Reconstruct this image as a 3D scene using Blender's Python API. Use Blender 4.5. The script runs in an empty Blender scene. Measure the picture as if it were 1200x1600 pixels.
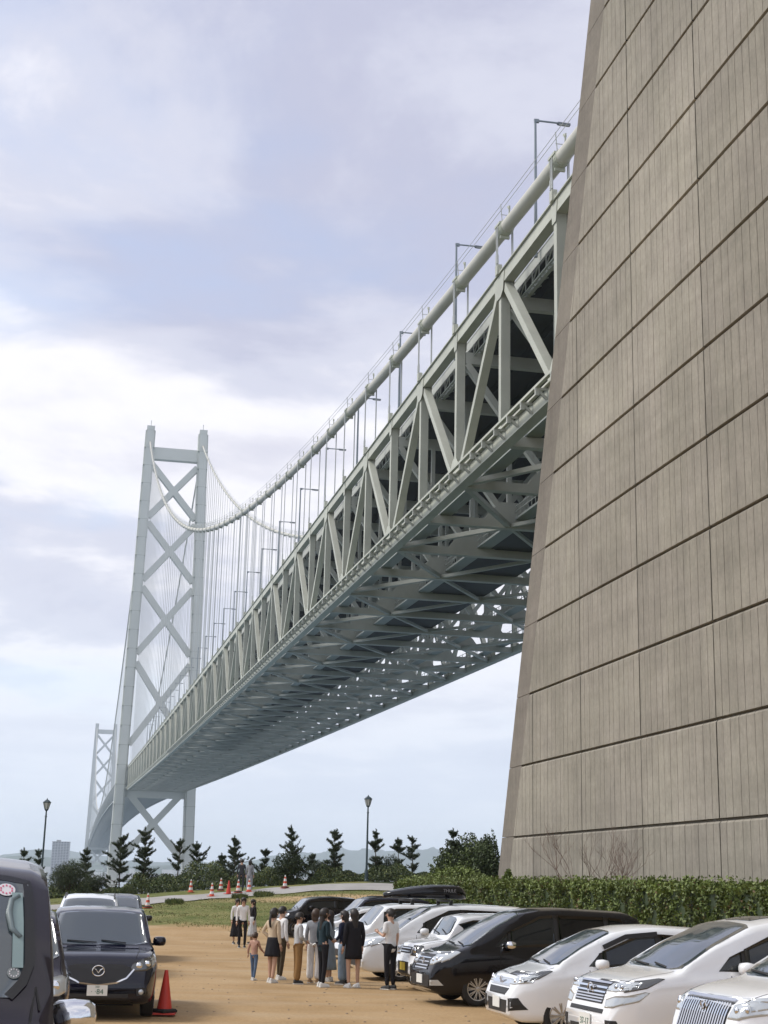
SKY_OFF1 = (10.440, 16.659, 19.210); SKY_OFF2 = (5.793, 16.652, 14.084); SKY_OFF3 = (13.228, 2.763, 0.539)
CLOUD_GAIN = 0.66; EXPOSURE = 0.84; HAZE = 0.000095
WALLC = (0.292, 0.268, 0.226); HEDGE_Z = 2.42; VANX = -200
SKY_S1, SKY_S2, SKY_S3 = 0.75, 1.9, 0.8
import bpy, math, random
import numpy as np
from mathutils import Vector, Matrix
from mathutils.bvhtree import BVHTree
random.seed(7); rng = np.random.default_rng(11)
sc = bpy.context.scene
COL = sc.collection
R = math.radians
EYE = 2.3
# ------------------------------------------------------------------ camera
CF, CP, CR = 2251.0, 0.25143, 0.0235        # focal length in px of a 1200x1600 frame, pitch, roll
cam = bpy.data.cameras.new('camera'); camo = bpy.data.objects.new('camera', cam); COL.objects.link(camo)
cam.sensor_fit = 'VERTICAL'; cam.sensor_height = 36.0; cam.lens = 36.0 * CF / 1600.0
cam.clip_start = 0.1; cam.clip_end = 60000.0
camo.matrix_world = Matrix.Translation((0, 0, EYE)) @ Matrix.Rotation(math.pi/2 + CP, 4, 'X') @ Matrix.Rotation(CR, 4, 'Z')
sc.camera = camo
# ------------------------------------------------------------------ world: daylight sky, broken high cloud
SUN_EL, SUN_AZ = R(48), R(-82)               # azimuth from +Y towards +X
w = bpy.data.worlds.new('World'); sc.world = w; w.use_nodes = True
nt = w.node_tree; nt.nodes.clear(); N = nt.nodes.new; K = nt.links.new
out = N('ShaderNodeOutputWorld')
sky = N('ShaderNodeTexSky'); sky.sky_type = 'NISHITA'; sky.sun_disc = False
sky.sun_elevation = SUN_EL; sky.sun_rotation = SUN_AZ; sky.air_density = 1.0; sky.dust_density = 2.0
bg1 = N('ShaderNodeBackground'); bg1.inputs[1].default_value = 0.13
K(sky.outputs[0], bg1.inputs[0])
tc = N('ShaderNodeTexCoord'); sep = N('ShaderNodeSeparateXYZ'); K(tc.outputs['Generated'], sep.inputs[0])
def M(op, a, b=None, clamp=False):
    n = N('ShaderNodeMath'); n.operation = op; n.use_clamp = clamp
    for i, v in enumerate((a, b)):
        if v is None: continue
        if isinstance(v, (int, float)): n.inputs[i].default_value = v
        else: K(v, n.inputs[i])
    return n.outputs[0]
zz = M('ADD', M('MAXIMUM', sep.outputs[2], 0.0), 0.16)
cx = M('DIVIDE', sep.outputs[0], zz); cy = M('DIVIDE', sep.outputs[1], zz)
cmb = N('ShaderNodeCombineXYZ'); K(cx, cmb.inputs[0]); K(cy, cmb.inputs[1])
def noise(scale, detail, rough, off, dist=0.0, vec=None):
    mp = N('ShaderNodeMapping'); mp.inputs['Location'].default_value = off; mp.inputs['Scale'].default_value = (scale, scale, scale)
    K(vec or cmb.outputs[0], mp.inputs[0])
    t = N('ShaderNodeTexNoise'); t.inputs['Scale'].default_value = 1.0; t.inputs['Detail'].default_value = detail
    t.inputs['Roughness'].default_value = rough; t.inputs['Distortion'].default_value = dist
    K(mp.outputs[0], t.inputs['Vector']); return t.outputs['Fac']
def ramp(fac, stops):
    r = N('ShaderNodeValToRGB'); r.color_ramp.interpolation = 'EASE'
    e = r.color_ramp.elements
    while len(e) < len(stops): e.new(0.5)
    for i, (p, c) in enumerate(stops): e[i].position = p; e[i].color = (*c, 1)
    K(fac, r.inputs[0]); return r.outputs[0]
n_big = noise(SKY_S1, 4, 0.5, SKY_OFF1, 0.4)
n_mid = noise(SKY_S2, 8, 0.6, SKY_OFF2, 0.3)
body = ramp(M('ADD', M('MULTIPLY', n_big, 0.54), M('MULTIPLY', n_mid, 0.46)),
            [(0.38, (0.49, 0.50, 0.63)), (0.455, (0.62, 0.63, 0.735)), (0.53, (0.89, 0.875, 0.915)), (0.62, (0.66, 0.655, 0.745)), (0.70, (0.87, 0.85, 0.90))])
bg2 = N('ShaderNodeBackground'); bg2.inputs[1].default_value = CLOUD_GAIN; K(body, bg2.inputs[0])
cover = ramp(M('ADD', M('MULTIPLY', noise(SKY_S3, 5, 0.55, SKY_OFF3, 0.5), 0.7), M('MULTIPLY', n_mid, 0.3)),
             [(0.38, (0.55,)*3), (0.50, (0.96,)*3)])
mx = N('ShaderNodeMixShader'); K(cover, mx.inputs[0]); K(bg1.outputs[0], mx.inputs[1]); K(bg2.outputs[0], mx.inputs[2])
# pale veil low over the horizon
veil = N('ShaderNodeBackground'); veil.inputs[0].default_value = (0.70, 0.765, 0.88, 1); veil.inputs[1].default_value = CLOUD_GAIN
mx2 = N('ShaderNodeMixShader')
K(ramp(sep.outputs[2], [(0.02, (0.9,)*3), (0.24, (0.0,)*3)]), mx2.inputs[0]); K(mx.outputs[0], mx2.inputs[1]); K(veil.outputs[0], mx2.inputs[2])
K(mx2.outputs[0], out.inputs[0])
# ------------------------------------------------------------------ sun behind thin cloud
sl = bpy.data.lights.new('sun', 'SUN'); sl.energy = 1.5; sl.angle = R(16); sl.color = (1.0, 0.955, 0.88)
so = bpy.data.objects.new('sun', sl); COL.objects.link(so)
sd = Vector((math.sin(SUN_AZ)*math.cos(SUN_EL), math.cos(SUN_AZ)*math.cos(SUN_EL), math.sin(SUN_EL)))
so.rotation_euler = sd.to_track_quat('Z', 'Y').to_euler()
sc.view_settings.view_transform = 'Standard'; sc.view_settings.look = 'None'
sc.view_settings.exposure = EXPOSURE; sc.view_settings.gamma = 1.0; sc.view_settings.use_curve_mapping = False
cy_ = sc.cycles; cy_.max_bounces = 6; cy_.diffuse_bounces = 3; cy_.glossy_bounces = 3; cy_.transmission_bounces = 5
cy_.transparent_max_bounces = 8; cy_.volume_bounces = 2; cy_.use_denoising = True; cy_.caustics_reflective = False; cy_.caustics_refractive = False

# ------------------------------------------------------------------ helpers
def ray(px, py):
    """direction through a pixel of the 1200x1600 photograph"""
    u2 = px-600.0; v2 = 800.0-py
    u = u2*math.cos(CR)-v2*math.sin(CR); v = u2*math.sin(CR)+v2*math.cos(CR)
    c, s = math.cos(CP), math.sin(CP)
    return Vector((u/CF, c-v/CF*s, s+v/CF*c))
def X_at(px, py, Y):
    d = ray(px, py); return d.x*Y/d.y
def Z_at(px, py, Y):
    d = ray(px, py); return EYE+d.z*Y/d.y
def sstep(a, b, x):
    t = np.clip((x-a)/(b-a), 0, 1); return t*t*(3-2*t)
def gz(x, y):
    """terrain height: the lot falls away from the camera, then the grass bank climbs to the path, then the shore"""
    x = np.asarray(x, float); y = np.asarray(y, float)
    z = 0.62*(1-sstep(3, 26, y))
    bank = np.clip(1.78+0.08*(x+8), 0.75, 2.3)
    t = np.clip((y-58)/27, 0, 1); z = z+(0.35*t*t*(3-2*t)+0.65*t)*bank
    wob = 0.035*np.sin(x*0.7+1.3)*np.sin(y*0.45)+0.02*np.sin(x*1.9+y*1.3)
    z = z+wob*sstep(60, 70, y)
    z = z-sstep(100, 190, y)*18.5
    return z
def G(x, y): return float(gz(x, y))
def tag(o, label=None, cat=None, group=None, kind=None):
    if label: o['label'] = label
    if cat: o['category'] = cat
    if group: o['group'] = group
    if kind: o['kind'] = kind
    return o
def empty(name, loc=(0, 0, 0), rz=0.0, label=None, cat=None, group=None):
    o = bpy.data.objects.new(name, None); COL.objects.link(o); o.location = loc; o.rotation_euler = (0, 0, rz)
    o.empty_display_size = 0.2
    return tag(o, label, cat, group)
def link(name, me, parent=None, loc=(0, 0, 0), rot=(0, 0, 0)):
    o = bpy.data.objects.new(name, me); COL.objects.link(o); o.location = loc; o.rotation_euler = rot
    if parent is not None: o.parent = parent
    return o
def kids(o): return [c for c in list(COL.objects) if c.parent == o]
def copy_tree(o, tree, parent=None):
    c = o.copy(); COL.objects.link(c); c.parent = parent
    for ch in tree.get(o.name, []): copy_tree(ch, tree, c)
    return c
def tree_of():
    t = {}
    for c in COL.objects:
        if c.parent: t.setdefault(c.parent.name, []).append(c)
    return t
class MB:
    """collects geometry in plain lists and links it as ONE mesh"""
    def __init__(s): s.v = []; s.f = []; s.m = []; s.mi = 0
    def add(s, vs, fs):
        b = len(s.v); s.v.extend(tuple(map(float, p)) for p in vs); s.f.extend(tuple(i+b for i in f) for f in fs); s.m.extend([s.mi]*len(fs))
        return s
    def box(s, c, size, mat=None):
        hx, hy, hz = size[0]/2, size[1]/2, size[2]/2
        vs = [Vector((x*hx, y*hy, z*hz)) for z in (-1, 1) for y in (-1, 1) for x in (-1, 1)]
        if mat is not None: vs = [mat @ p for p in vs]
        c = Vector(c); vs = [p+c for p in vs]
        return s.add(vs, [(0, 2, 3, 1), (4, 5, 7, 6), (0, 1, 5, 4), (2, 6, 7, 3), (0, 4, 6, 2), (1, 3, 7, 5)])
    def bar(s, a, b, wd, ht, side=None):
        """box from a to b; wd across (along `side`), ht perpendicular"""
        a = Vector(a); b = Vector(b); t = (b-a).normalized()
        side = Vector(side) if side is not None else (Vector((0, 0, 1)).cross(t) if abs(t.z) < 0.99 else Vector((1, 0, 0)))
        side = (side-t*side.dot(t)).normalized(); up = t.cross(side)
        vs = []
        for p in (a, b):
            for i, j in ((-1, -1), (1, -1), (1, 1), (-1, 1)): vs.append(p+side*(i*wd/2)+up*(j*ht/2))
        return s.add(vs, [(0, 1, 2, 3), (7, 6, 5, 4), (0, 4, 5, 1), (1, 5, 6, 2), (2, 6, 7, 3), (3, 7, 4, 0)])
    def tube(s, pts, r, n=8, cap=True):
        pts = [Vector(p) for p in pts]; rs = r if isinstance(r, (list, tuple)) else [r]*len(pts)
        vs = []; fs = []; ref = None
        for i, p in enumerate(pts):
            t = (pts[min(i+1, len(pts)-1)]-pts[max(i-1, 0)]).normalized()
            if ref is None: ref = Vector((0, 0, 1)) if abs(t.z) < 0.9 else Vector((1, 0, 0))
            a = (ref-t*ref.dot(t)).normalized(); b = t.cross(a); ref = a
            for k in range(n):
                an = 2*math.pi*k/n; vs.append(p+a*(math.cos(an)*rs[i])+b*(math.sin(an)*rs[i]))
        for i in range(len(pts)-1):
            for k in range(n):
                k2 = (k+1) % n; fs.append((i*n+k, i*n+k2, (i+1)*n+k2, (i+1)*n+k))
        if cap: fs.append(tuple(range(n-1, -1, -1))); fs.append(tuple((len(pts)-1)*n+k for k in range(n)))
        return s.add(vs, fs)
    def lathe(s, prof, n=16, axis='Z', c=(0, 0, 0), cap=True):
        vs = []; fs = []; c = Vector(c)
        for r, h in prof:
            for k in range(n):
                an = 2*math.pi*k/n; x, y = math.cos(an)*r, math.sin(an)*r
                vs.append(c+(Vector((x, y, h)) if axis == 'Z' else Vector((x, h, y)) if axis == 'Y' else Vector((h, x, y))))
        m = len(prof)
        for i in range(m-1):
            for k in range(n):
                k2 = (k+1) % n; fs.append((i*n+k, i*n+k2, (i+1)*n+k2, (i+1)*n+k))
        if cap: fs.append(tuple(range(n-1, -1, -1))); fs.append(tuple((m-1)*n+k for k in range(n)))
        return s.add(vs, fs)
    def mesh(s, name, mats, smooth=False):
        me = bpy.data.meshes.new(name); me.from_pydata(s.v, [], s.f)
        for m in (mats if isinstance(mats, (list, tuple)) else [mats]): me.materials.append(m)
        if len(me.materials) > 1: me.polygons.foreach_set('material_index', s.m)
        if smooth: me.polygons.foreach_set('use_smooth', [True]*len(me.polygons))
        me.update(); return me
    def build(s, name, mats, parent=None, smooth=False, loc=(0, 0, 0), rot=(0, 0, 0)):
        return link(name, s.mesh(name, mats, smooth), parent, loc, rot)
def quads_mesh(name, V, mats, idx=None, smooth=False, nper=4):
    """V: (n, nper, 3) array of loose faces -> one mesh, fast"""
    n = len(V); me = bpy.data.meshes.new(name)
    me.vertices.add(n*nper); me.vertices.foreach_set('co', np.ascontiguousarray(V, dtype=np.float32).ravel())
    me.loops.add(n*nper); me.loops.foreach_set('vertex_index', np.arange(n*nper, dtype=np.int32))
    me.polygons.add(n); me.polygons.foreach_set('loop_start', np.arange(0, n*nper, nper, dtype=np.int32))
    try: me.polygons.foreach_set('loop_total', np.full(n, nper, dtype=np.int32))
    except Exception: pass
    for m in (mats if isinstance(mats, (list, tuple)) else [mats]): me.materials.append(m)
    if idx is not None: me.polygons.foreach_set('material_index', np.asarray(idx, dtype=np.int32))
    me.update(calc_edges=True); return me
def leaf_faces(C, size, aspect=0.6, up=0.0, seed=0):
    """random leaf quads at the centres C"""
    r = np.random.default_rng(seed); n = len(C)
    a = r.normal(size=(n, 3)); a[:, 2] += up; a /= np.linalg.norm(a, axis=1, keepdims=True)
    b = r.normal(size=(n, 3)); b = b-a*(a*b).sum(1, keepdims=True); b /= np.linalg.norm(b, axis=1, keepdims=True)
    s = size*(0.6+0.8*r.random((n, 1))); a = a*s; b = b*s*aspect
    return np.stack([C-a, C-b*0.9+a*0.1, C+a, C+b*0.9+a*0.1], axis=1)
# ------------------------------------------------------------------ materials
MT = {}
def mat(name, col, rough=0.6, metal=0.0, spec=0.5, coat=0.0, var=0.0, vscale=3.0, bump=0.0, bscale=20.0, randv=0.0, stretch=None, emit=None, trans=0.0, sheen=0.0):
    if name in MT: return MT[name]
    m = bpy.data.materials.new(name); m.use_nodes = True; t = m.node_tree; b = t.nodes['Principled BSDF']
    b.inputs['Base Color'].default_value = (*col, 1); b.inputs['Roughness'].default_value = rough; b.inputs['Metallic'].default_value = metal
    b.inputs['Specular IOR Level'].default_value = spec; b.inputs['Coat Weight'].default_value = coat; b.inputs['Coat Roughness'].default_value = 0.04
    if trans: b.inputs['Transmission Weight'].default_value = trans; b.inputs['IOR'].default_value = 1.2
    if var or bump or randv:
        co = t.nodes.new('ShaderNodeTexCoord'); mp = t.nodes.new('ShaderNodeMapping'); t.links.new(co.outputs['Object'], mp.inputs[0])
        if stretch: mp.inputs['Scale'].default_value = stretch
        if randv:
            oi = t.nodes.new('ShaderNodeObjectInfo')
            cb = t.nodes.new('ShaderNodeCombineXYZ'); ml = t.nodes.new('ShaderNodeMath'); ml.operation = 'MULTIPLY'; ml.inputs[1].default_value = 50.0
            t.links.new(oi.outputs['Random'], ml.inputs[0]); t.links.new(ml.outputs[0], cb.inputs[0]); t.links.new(ml.outputs[0], cb.inputs[1]); t.links.new(cb.outputs[0], mp.inputs['Location'])
        prev = None
        if var or randv:
            nz = t.nodes.new('ShaderNodeTexNoise'); nz.inputs['Scale'].default_value = vscale; nz.inputs['Detail'].default_value = 6; nz.inputs['Roughness'].default_value = 0.6
            t.links.new(mp.outputs[0], nz.inputs['Vector'])
            mr = t.nodes.new('ShaderNodeMapRange'); mr.inputs[1].default_value = 0.3; mr.inputs[2].default_value = 0.7
            mr.inputs[3].default_value = 1-var; mr.inputs[4].default_value = 1+var; t.links.new(nz.outputs['Fac'], mr.inputs[0]); prev = mr.outputs[0]
            if randv:
                m2 = t.nodes.new('ShaderNodeMapRange'); m2.inputs[3].default_value = 1-randv; m2.inputs[4].default_value = 1+randv
                t.links.new(oi.outputs['Random'], m2.inputs[0]); mm = t.nodes.new('ShaderNodeMath'); mm.operation = 'MULTIPLY'
                t.links.new(prev, mm.inputs[0]); t.links.new(m2.outputs[0], mm.inputs[1]); prev = mm.outputs[0]
            vm = t.nodes.new('ShaderNodeVectorMath'); vm.operation = 'SCALE'; vm.inputs[0].default_value = col; t.links.new(prev, vm.inputs['Scale'])
            t.links.new(vm.outputs[0], b.inputs['Base Color'])
        if bump:
            n2 = t.nodes.new('ShaderNodeTexNoise'); n2.inputs['Scale'].default_value = bscale; n2.inputs['Detail'].default_value = 5; t.links.new(mp.outputs[0], n2.inputs['Vector'])
            bp = t.nodes.new('ShaderNodeBump'); bp.inputs['Strength'].default_value = bump; bp.inputs['Distance'].default_value = 0.02
            t.links.new(n2.outputs['Fac'], bp.inputs['Height']); t.links.new(bp.outputs[0], b.inputs['Normal'])
    if emit: b.inputs['Emission Color'].default_value = (*col, 1); b.inputs['Emission Strength'].default_value = emit
    MT[name] = m; return m
# ================================================================== ground
def ground_material():
    m = bpy.data.materials.new('ground'); m.use_nodes = True; t = m.node_tree; b = t.nodes['Principled BSDF']; n = t.nodes.new; l = t.links.new
    b.inputs['Roughness'].default_value = 0.95; b.inputs['Specular IOR Level'].default_value = 0.15
    g = n('ShaderNodeNewGeometry'); sp = n('ShaderNodeSeparateXYZ'); l(g.outputs['Position'], sp.inputs[0])
    def nz(scale, det=5, rough=0.6, sx=1.0, sy=1.0):
        mp = n('ShaderNodeMapping'); mp.inputs['Scale'].default_value = (sx, sy, 1); l(g.outputs['Position'], mp.inputs[0])
        q = n('ShaderNodeTexNoise'); q.inputs['Scale'].default_value = scale; q.inputs['Detail'].default_value = det; q.inputs['Roughness'].default_value = rough
        l(mp.outputs[0], q.inputs['Vector']); return q.outputs['Fac']
    def ma(op, a, c=None, cl=False):
        q = n('ShaderNodeMath'); q.operation = op; q.use_clamp = cl
        for i, v in enumerate((a, c)):
            if v is None: continue
            if isinstance(v, (int, float)): q.inputs[i].default_value = v
            else: l(v, q.inputs[i])
        return q.outputs[0]
    def rp(f, st):
        r = n('ShaderNodeValToRGB'); e = r.color_ramp.elements
        while len(e) < len(st): e.new(0.5)
        for i, (p, c) in enumerate(st): e[i].position = p; e[i].color = (*c, 1)
        l(f, r.inputs[0]); return r.outputs[0]
    def mix(f, a, c):
        q = n('ShaderNodeMix'); q.data_type = 'RGBA'; l(f, q.inputs['Factor'])
        for s_, v in (('A', a), ('B', c)):
            i = [k for k in q.inputs if k.name == s_ and k.type == 'RGBA'][0]
            if isinstance(v, tuple): i.default_value = (*v, 1)
            else: l(v, i)
        return [o for o in q.outputs if o.type == 'RGBA'][0]
    sand = rp(nz(0.35, 7, 0.65), [(0.3, (0.31, 0.205, 0.10)), (0.5, (0.39, 0.265, 0.14)), (0.7, (0.45, 0.325, 0.19))])
    fine = rp(nz(14, 4, 0.7), [(0.35, (0.7,)*3), (0.62, (1.12,)*3)])
    mu = n('ShaderNodeMix'); mu.data_type = 'RGBA'; mu.blend_type = 'MULTIPLY'; mu.inputs['Factor'].default_value = 0.55
    cin = [k for k in mu.inputs if k.type == 'RGBA']; l(sand, cin[0]); l(fine, cin[1]); sand2 = [o for o in mu.outputs if o.type == 'RGBA'][0]
    # pale worn tracks running across the lot
    trk = rp(nz(0.9, 3, 0.5, 0.16, 1.2), [(0.5, (0,)*3), (0.75, (0.35,)*3)])
    sand2 = mix(trk, sand2, (0.40, 0.345, 0.27))
    grass = rp(ma('ADD', ma('MULTIPLY', nz(0.5, 6, 0.65), 0.6), ma('MULTIPLY', nz(5, 4, 0.7), 0.4)),
               [(0.34, (0.06, 0.085, 0.022)), (0.46, (0.115, 0.135, 0.042)), (0.56, (0.185, 0.18, 0.07)), (0.68, (0.27, 0.235, 0.11))])
    # grass begins beyond y = 62 with a ragged edge
    edge = ma('ADD', ma('SUBTRACT', sp.outputs[1], 62.3), ma('MULTIPLY', ma('SUBTRACT', nz(0.45, 5, 0.7), 0.5), 5.0))
    edge = ma('ADD', edge, ma('MULTIPLY', sp.outputs[0], 0.1))
    gm = ma('DIVIDE', edge, 1.5, True)
    col = mix(gm, sand2, grass)
    # dirt track beside the path on the right
    tr = ma('SUBTRACT', 1.0, ma('DIVIDE', ma('ABSOLUTE', ma('SUBTRACT', ma('SUBTRACT', sp.outputs[1], 75.3), ma('MULTIPLY', ma('SUBTRACT', nz(0.3, 3), 0.5), 3.0))), 1.7), True)
    rt = ma('DIVIDE', ma('ADD', sp.outputs[0], 9.0), 5.0, True)
    col = mix(ma('MULTIPLY', ma('MULTIPLY', tr, 1.6, True), rt), col, (0.42, 0.30, 0.17))
    far = ma('DIVIDE', ma('SUBTRACT', ma('ABSOLUTE', sp.outputs[0]), 42.0), 10.0, True)  # outer ground out of view, darkened to weaken the sand's warm bounce
    lat_d = ma('ADD', ma('MULTIPLY', sp.outputs[0], 0.9796), ma('MULTIPLY', sp.outputs[1], 0.2011))      # unseen scrub behind hedge and on shore, darkened to cut bounce onto the bridge
    far = ma('MAXIMUM', far, ma('DIVIDE', ma('SUBTRACT', lat_d, 16.3), 0.6, True)); far = ma('MAXIMUM', far, ma('DIVIDE', ma('SUBTRACT', sp.outputs[1], 86.0), 3.0, True))
    col = mix(far, col, (0.045, 0.058, 0.028))
    l(col, b.inputs['Base Color'])
    bp = n('ShaderNodeBump'); bp.inputs['Strength'].default_value = 0.5; bp.inputs['Distance'].default_value = 0.03
    l(ma('ADD', nz(9, 6, 0.75), ma('MULTIPLY', nz(45, 3, 0.7), 0.4)), bp.inputs['Height']); l(bp.outputs[0], b.inputs['Normal'])
    return m
def sheet(name, xs, ys, zf, m):
    Xg, Yg = np.meshgrid(xs, ys); Z = zf(Xg, Yg); nx, ny = len(xs), len(ys)
    vs = np.c_[Xg.ravel(), Yg.ravel(), Z.ravel()]
    i = np.arange(nx*ny).reshape(ny, nx); fs = np.stack([i[:-1, :-1], i[:-1, 1:], i[1:, 1:], i[1:, :-1]], -1).reshape(-1, 4)
    me = bpy.data.meshes.new(name); me.from_pydata(vs.tolist(), [], fs.tolist()); me.materials.append(m)
    me.polygons.foreach_set('use_smooth', [True]*len(me.polygons)); o = link(name, me); o['kind'] = 'structure'; return o
xs = np.r_[np.linspace(-700, -60, 22), np.linspace(-50, 60, 90), np.linspace(75, 700, 22)]
ys = np.r_[np.linspace(-60, 0, 8), np.linspace(2, 100, 110), np.linspace(105, 200, 20), 240]
sheet('ground', xs, ys, lambda x, y: gz(x, y), ground_material())
# sea
def sea_material():
    m = mat('sea_water', (0.13, 0.18, 0.22), 0.22, 0.0, 0.5, var=0.12, vscale=0.004, bump=0.6, bscale=0.12); return m
o = MB().add([(-30000, 150, -14), (30000, 150, -14), (30000, 14000, -14), (-30000, 14000, -14)], [(0, 1, 2, 3)]).build('sea', sea_material()); o['kind'] = 'structure'
# the concrete path that climbs behind the grass, with its kerb
conc = mat('path_concrete', (0.33, 0.32, 0.31), 0.9, var=0.12, vscale=0.6, bump=0.3, bscale=30)
def strip(name, pts, wd, m, lift=0.006, thick=0.0, n=60):
    P = np.array(pts, float); tt = np.linspace(0, len(P)-1, n); Pi = np.c_[np.interp(tt, range(len(P)), P[:, 0]), np.interp(tt, range(len(P)), P[:, 1])]
    b = MB(); vs = []; fs = []
    for i, p in enumerate(Pi):
        d = Pi[min(i+1, n-1)]-Pi[max(i-1, 0)]; d /= np.hypot(*d); nn = np.array([-d[1], d[0]])
        for k in (-1, -0.33, 0.33, 1):
            q = p+nn*k*wd/2; vs.append((q[0], q[1], G(q[0], q[1])+lift+thick))
    for i in range(n-1):
        for k in range(3): a = i*4+k; fs.append((a, a+4, a+5, a+1))
    if thick:
        for s_ in (0, 3):
            base = len(vs)
            for i in range(n): v = vs[i*4+s_]; vs.append((v[0], v[1], v[2]-thick-0.05))
            for i in range(n-1): fs.append((i*4+s_, i*4+4+s_, base+i+1, base+i))
    b.add(vs, fs); o = b.build(name, m); o['kind'] = 'structure'; return o
PATH = [(-34, 66.5), (-22, 71.0), (-14.5, 74.8), (-9, 78.6), (-4, 80.6), (2, 81.6), (14, 82)]
strip('path', PATH, 4.2, conc, 0.03)
kerbm = mat('kerb_concrete', (0.40, 0.39, 0.37), 0.9, var=0.1, vscale=2)
KB = [(x+0.9, y-2.05) for x, y in PATH]
strip('kerb', KB, 0.14, kerbm, 0.045, 0.0)
# ================================================================== distant shore: hills and city
def hill(name, x0, x1, y0, depth, base, prof, colr, seed):
    r = np.random.default_rng(seed); n = 220; xs_ = np.linspace(x0, x1, n)
    h = np.interp(xs_, [p[0] for p in prof], [p[1] for p in prof])
    for k in range(1, 7): h = h*(1+0.0) + np.sin(xs_*k*k*0.00045*1.7+r.random()*6)*(26.0/k)*(h/200)
    vs = []; fs = []; rows = 9
    for j in range(rows):
        t = j/(rows-1); kz = math.sin(t*math.pi/2)**0.8
        for i in range(n): vs.append((xs_[i]+r.normal()*8, y0+depth*t+r.normal()*15, base+h[i]*kz*(1+r.normal()*0.05*(1-t)*t*4)))
    for j in range(rows-1):
        for i in range(n-1): a = j*n+i; fs.append((a, a+1, a+n+1, a+n))
    m = mat(name+'_woods', colr, 0.95, var=0.3, vscale=0.003, spec=0.1)
    o = MB().add(vs, fs).build(name, m, smooth=True); o['kind'] = 'structure'; return o
def PX(px, Y): return X_at(px, 1370, Y)
hill('hills', PX(-80, 8200), PX(1400, 8200), 8200, 2200, -14,
     [(PX(-80, 9000), 150), (PX(30, 9000), 185), (PX(90, 9000), 165), (PX(160, 9000), 120), (PX(290, 9000), 130), (PX(380, 9000), 165), (PX(450, 9000), 190), (PX(560, 9000), 215), (PX(650, 9000), 205), (PX(760, 9000), 190), (PX(1400, 9000), 200)], (0.05, 0.075, 0.05), 3)
hill('lower_hills', PX(-80, 5600), PX(1400, 5600), 5600, 1300, -14,
     [(PX(-80, 6000), 105), (PX(60, 6000), 95), (PX(130, 6000), 55), (PX(250, 6000), 70), (PX(300, 6000), 92), (PX(380, 6000), 78), (PX(520, 6000), 62), (PX(700, 6000), 55), (PX(1400, 6000), 60)], (0.055, 0.08, 0.05), 5)
o = MB().add([(-6000, 4150, -10), (6000, 4150, -10), (6000, 5700, 6), (-6000, 5700, 6)], [(0, 1, 2, 3)]).build('far_shore', mat('far_shore_land', (0.12, 0.13, 0.10), 0.95)); o['kind'] = 'structure'
citym = mat('city_render', (0.58, 0.58, 0.57), 0.8, var=0.25, vscale=0.02)
cb = MB(); r = random.Random(5)
for i in range(900):
    y = r.uniform(4200, 6400); px = r.uniform(-40, 1150); x = PX(px, y); t = (y-4200)/2200
    z = -8+t*t*22; wd = r.uniform(14, 38); h = r.choice([7, 8, 9, 10, 12, 14, 18]) if r.random() < 0.95 else 32
    cb.box((x, y, z+h/2), (wd, r.uniform(12, 24), h))
tag(cb.build('distant_city', citym), kind='stuff')
# the one tall pale block on the far shore that can be told apart
Yb = 3300; xb = X_at(95, 1330, Yb); zt = Z_at(95, 1316, Yb)
bl = empty('apartment_block', (xb, Yb, -10), R(6), 'hazy pale high-rise block on the far shore left of the bridge towers', 'building')
wdb = 38; hb = zt+10
MB().box((0, 0, hb/2), (wdb, 16, hb)).build('wall', mat('block_render', (0.42, 0.42, 0.43), 0.8, var=0.08, vscale=0.05), bl)
MB().box((0, 0, hb+0.7), (wdb+1.5, 17.5, 1.4)).box((-6, 0, hb+3), (9, 8, 3.6)).build('roof', mat('block_roof', (0.3, 0.3, 0.3), 0.8), bl)
winm = mat('block_window', (0.09, 0.10, 0.12), 0.2)
wme = MB().box((0, 0, 0), (4.6, 0.3, 1.7)).mesh('window', winm)
for fl in range(int(hb//3.4)):
    for c in range(6):
        link('window', wme, bl, (-wdb/2+3.6+c*(wdb-7.2)/5, -8.1, 3.0+fl*3.4))
# ================================================================== haze: one even volume round everything
hm = bpy.data.materials.new('haze'); hm.use_nodes = True; t = hm.node_tree; t.nodes.clear()
oo = t.nodes.new('ShaderNodeOutputMaterial'); pv = t.nodes.new('ShaderNodeVolumePrincipled')
pv.inputs['Color'].default_value = (0.82, 0.91, 1.0, 1); pv.inputs['Density'].default_value = HAZE; pv.inputs['Anisotropy'].default_value = 0.25
t.links.new(pv.outputs[0], oo.inputs['Volume'])
hz = MB().box((0, 5450, 155), (62000, 17300, 345)).build('haze', hm); hz['kind'] = 'stuff'
# ================================================================== the suspension bridge
TH = -0.20252; BD = Vector((math.sin(TH), math.cos(TH), 0)); BN = Vector((math.cos(TH), -math.sin(TH), 0)); B0 = Vector((12.379, 96.648, 0))
PN = 14.2; ST = 855.1; WB = 35.5; SM = 1991.0
def zd(s):
    if s <= ST: return EYE+48.572+0.0165*s+0.6853e-5*s*s
    t = s-ST; z0 = 48.572+0.0165*ST+0.6853e-5*ST*ST; g = 0.0165+2*0.6853e-5*ST
    if t <= SM: return EYE+z0+g*t*(1-t/SM)
    return EYE+z0-g*(t-SM)
def zc(s):
    if s <= ST: return EYE+51.947+0.07027*s+2.377e-4*s*s
    t = s-ST; top = 51.947+0.07027*ST+2.377e-4*ST*ST
    if t <= SM: return EYE+top-804.0*(t/SM)*(1-t/SM)
    u = ST-(t-SM)
    return zc(max(u, 0.0))
def BP(s, lat, z): return B0+BD*s+BN*lat+Vector((0, 0, z))
br = empty('suspension_bridge', BP(0, WB/2, 0), 0, 'long grey-green suspension bridge with deep truss deck receding over the strait', 'bridge')
br.location = (0, 0, 0)
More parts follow.
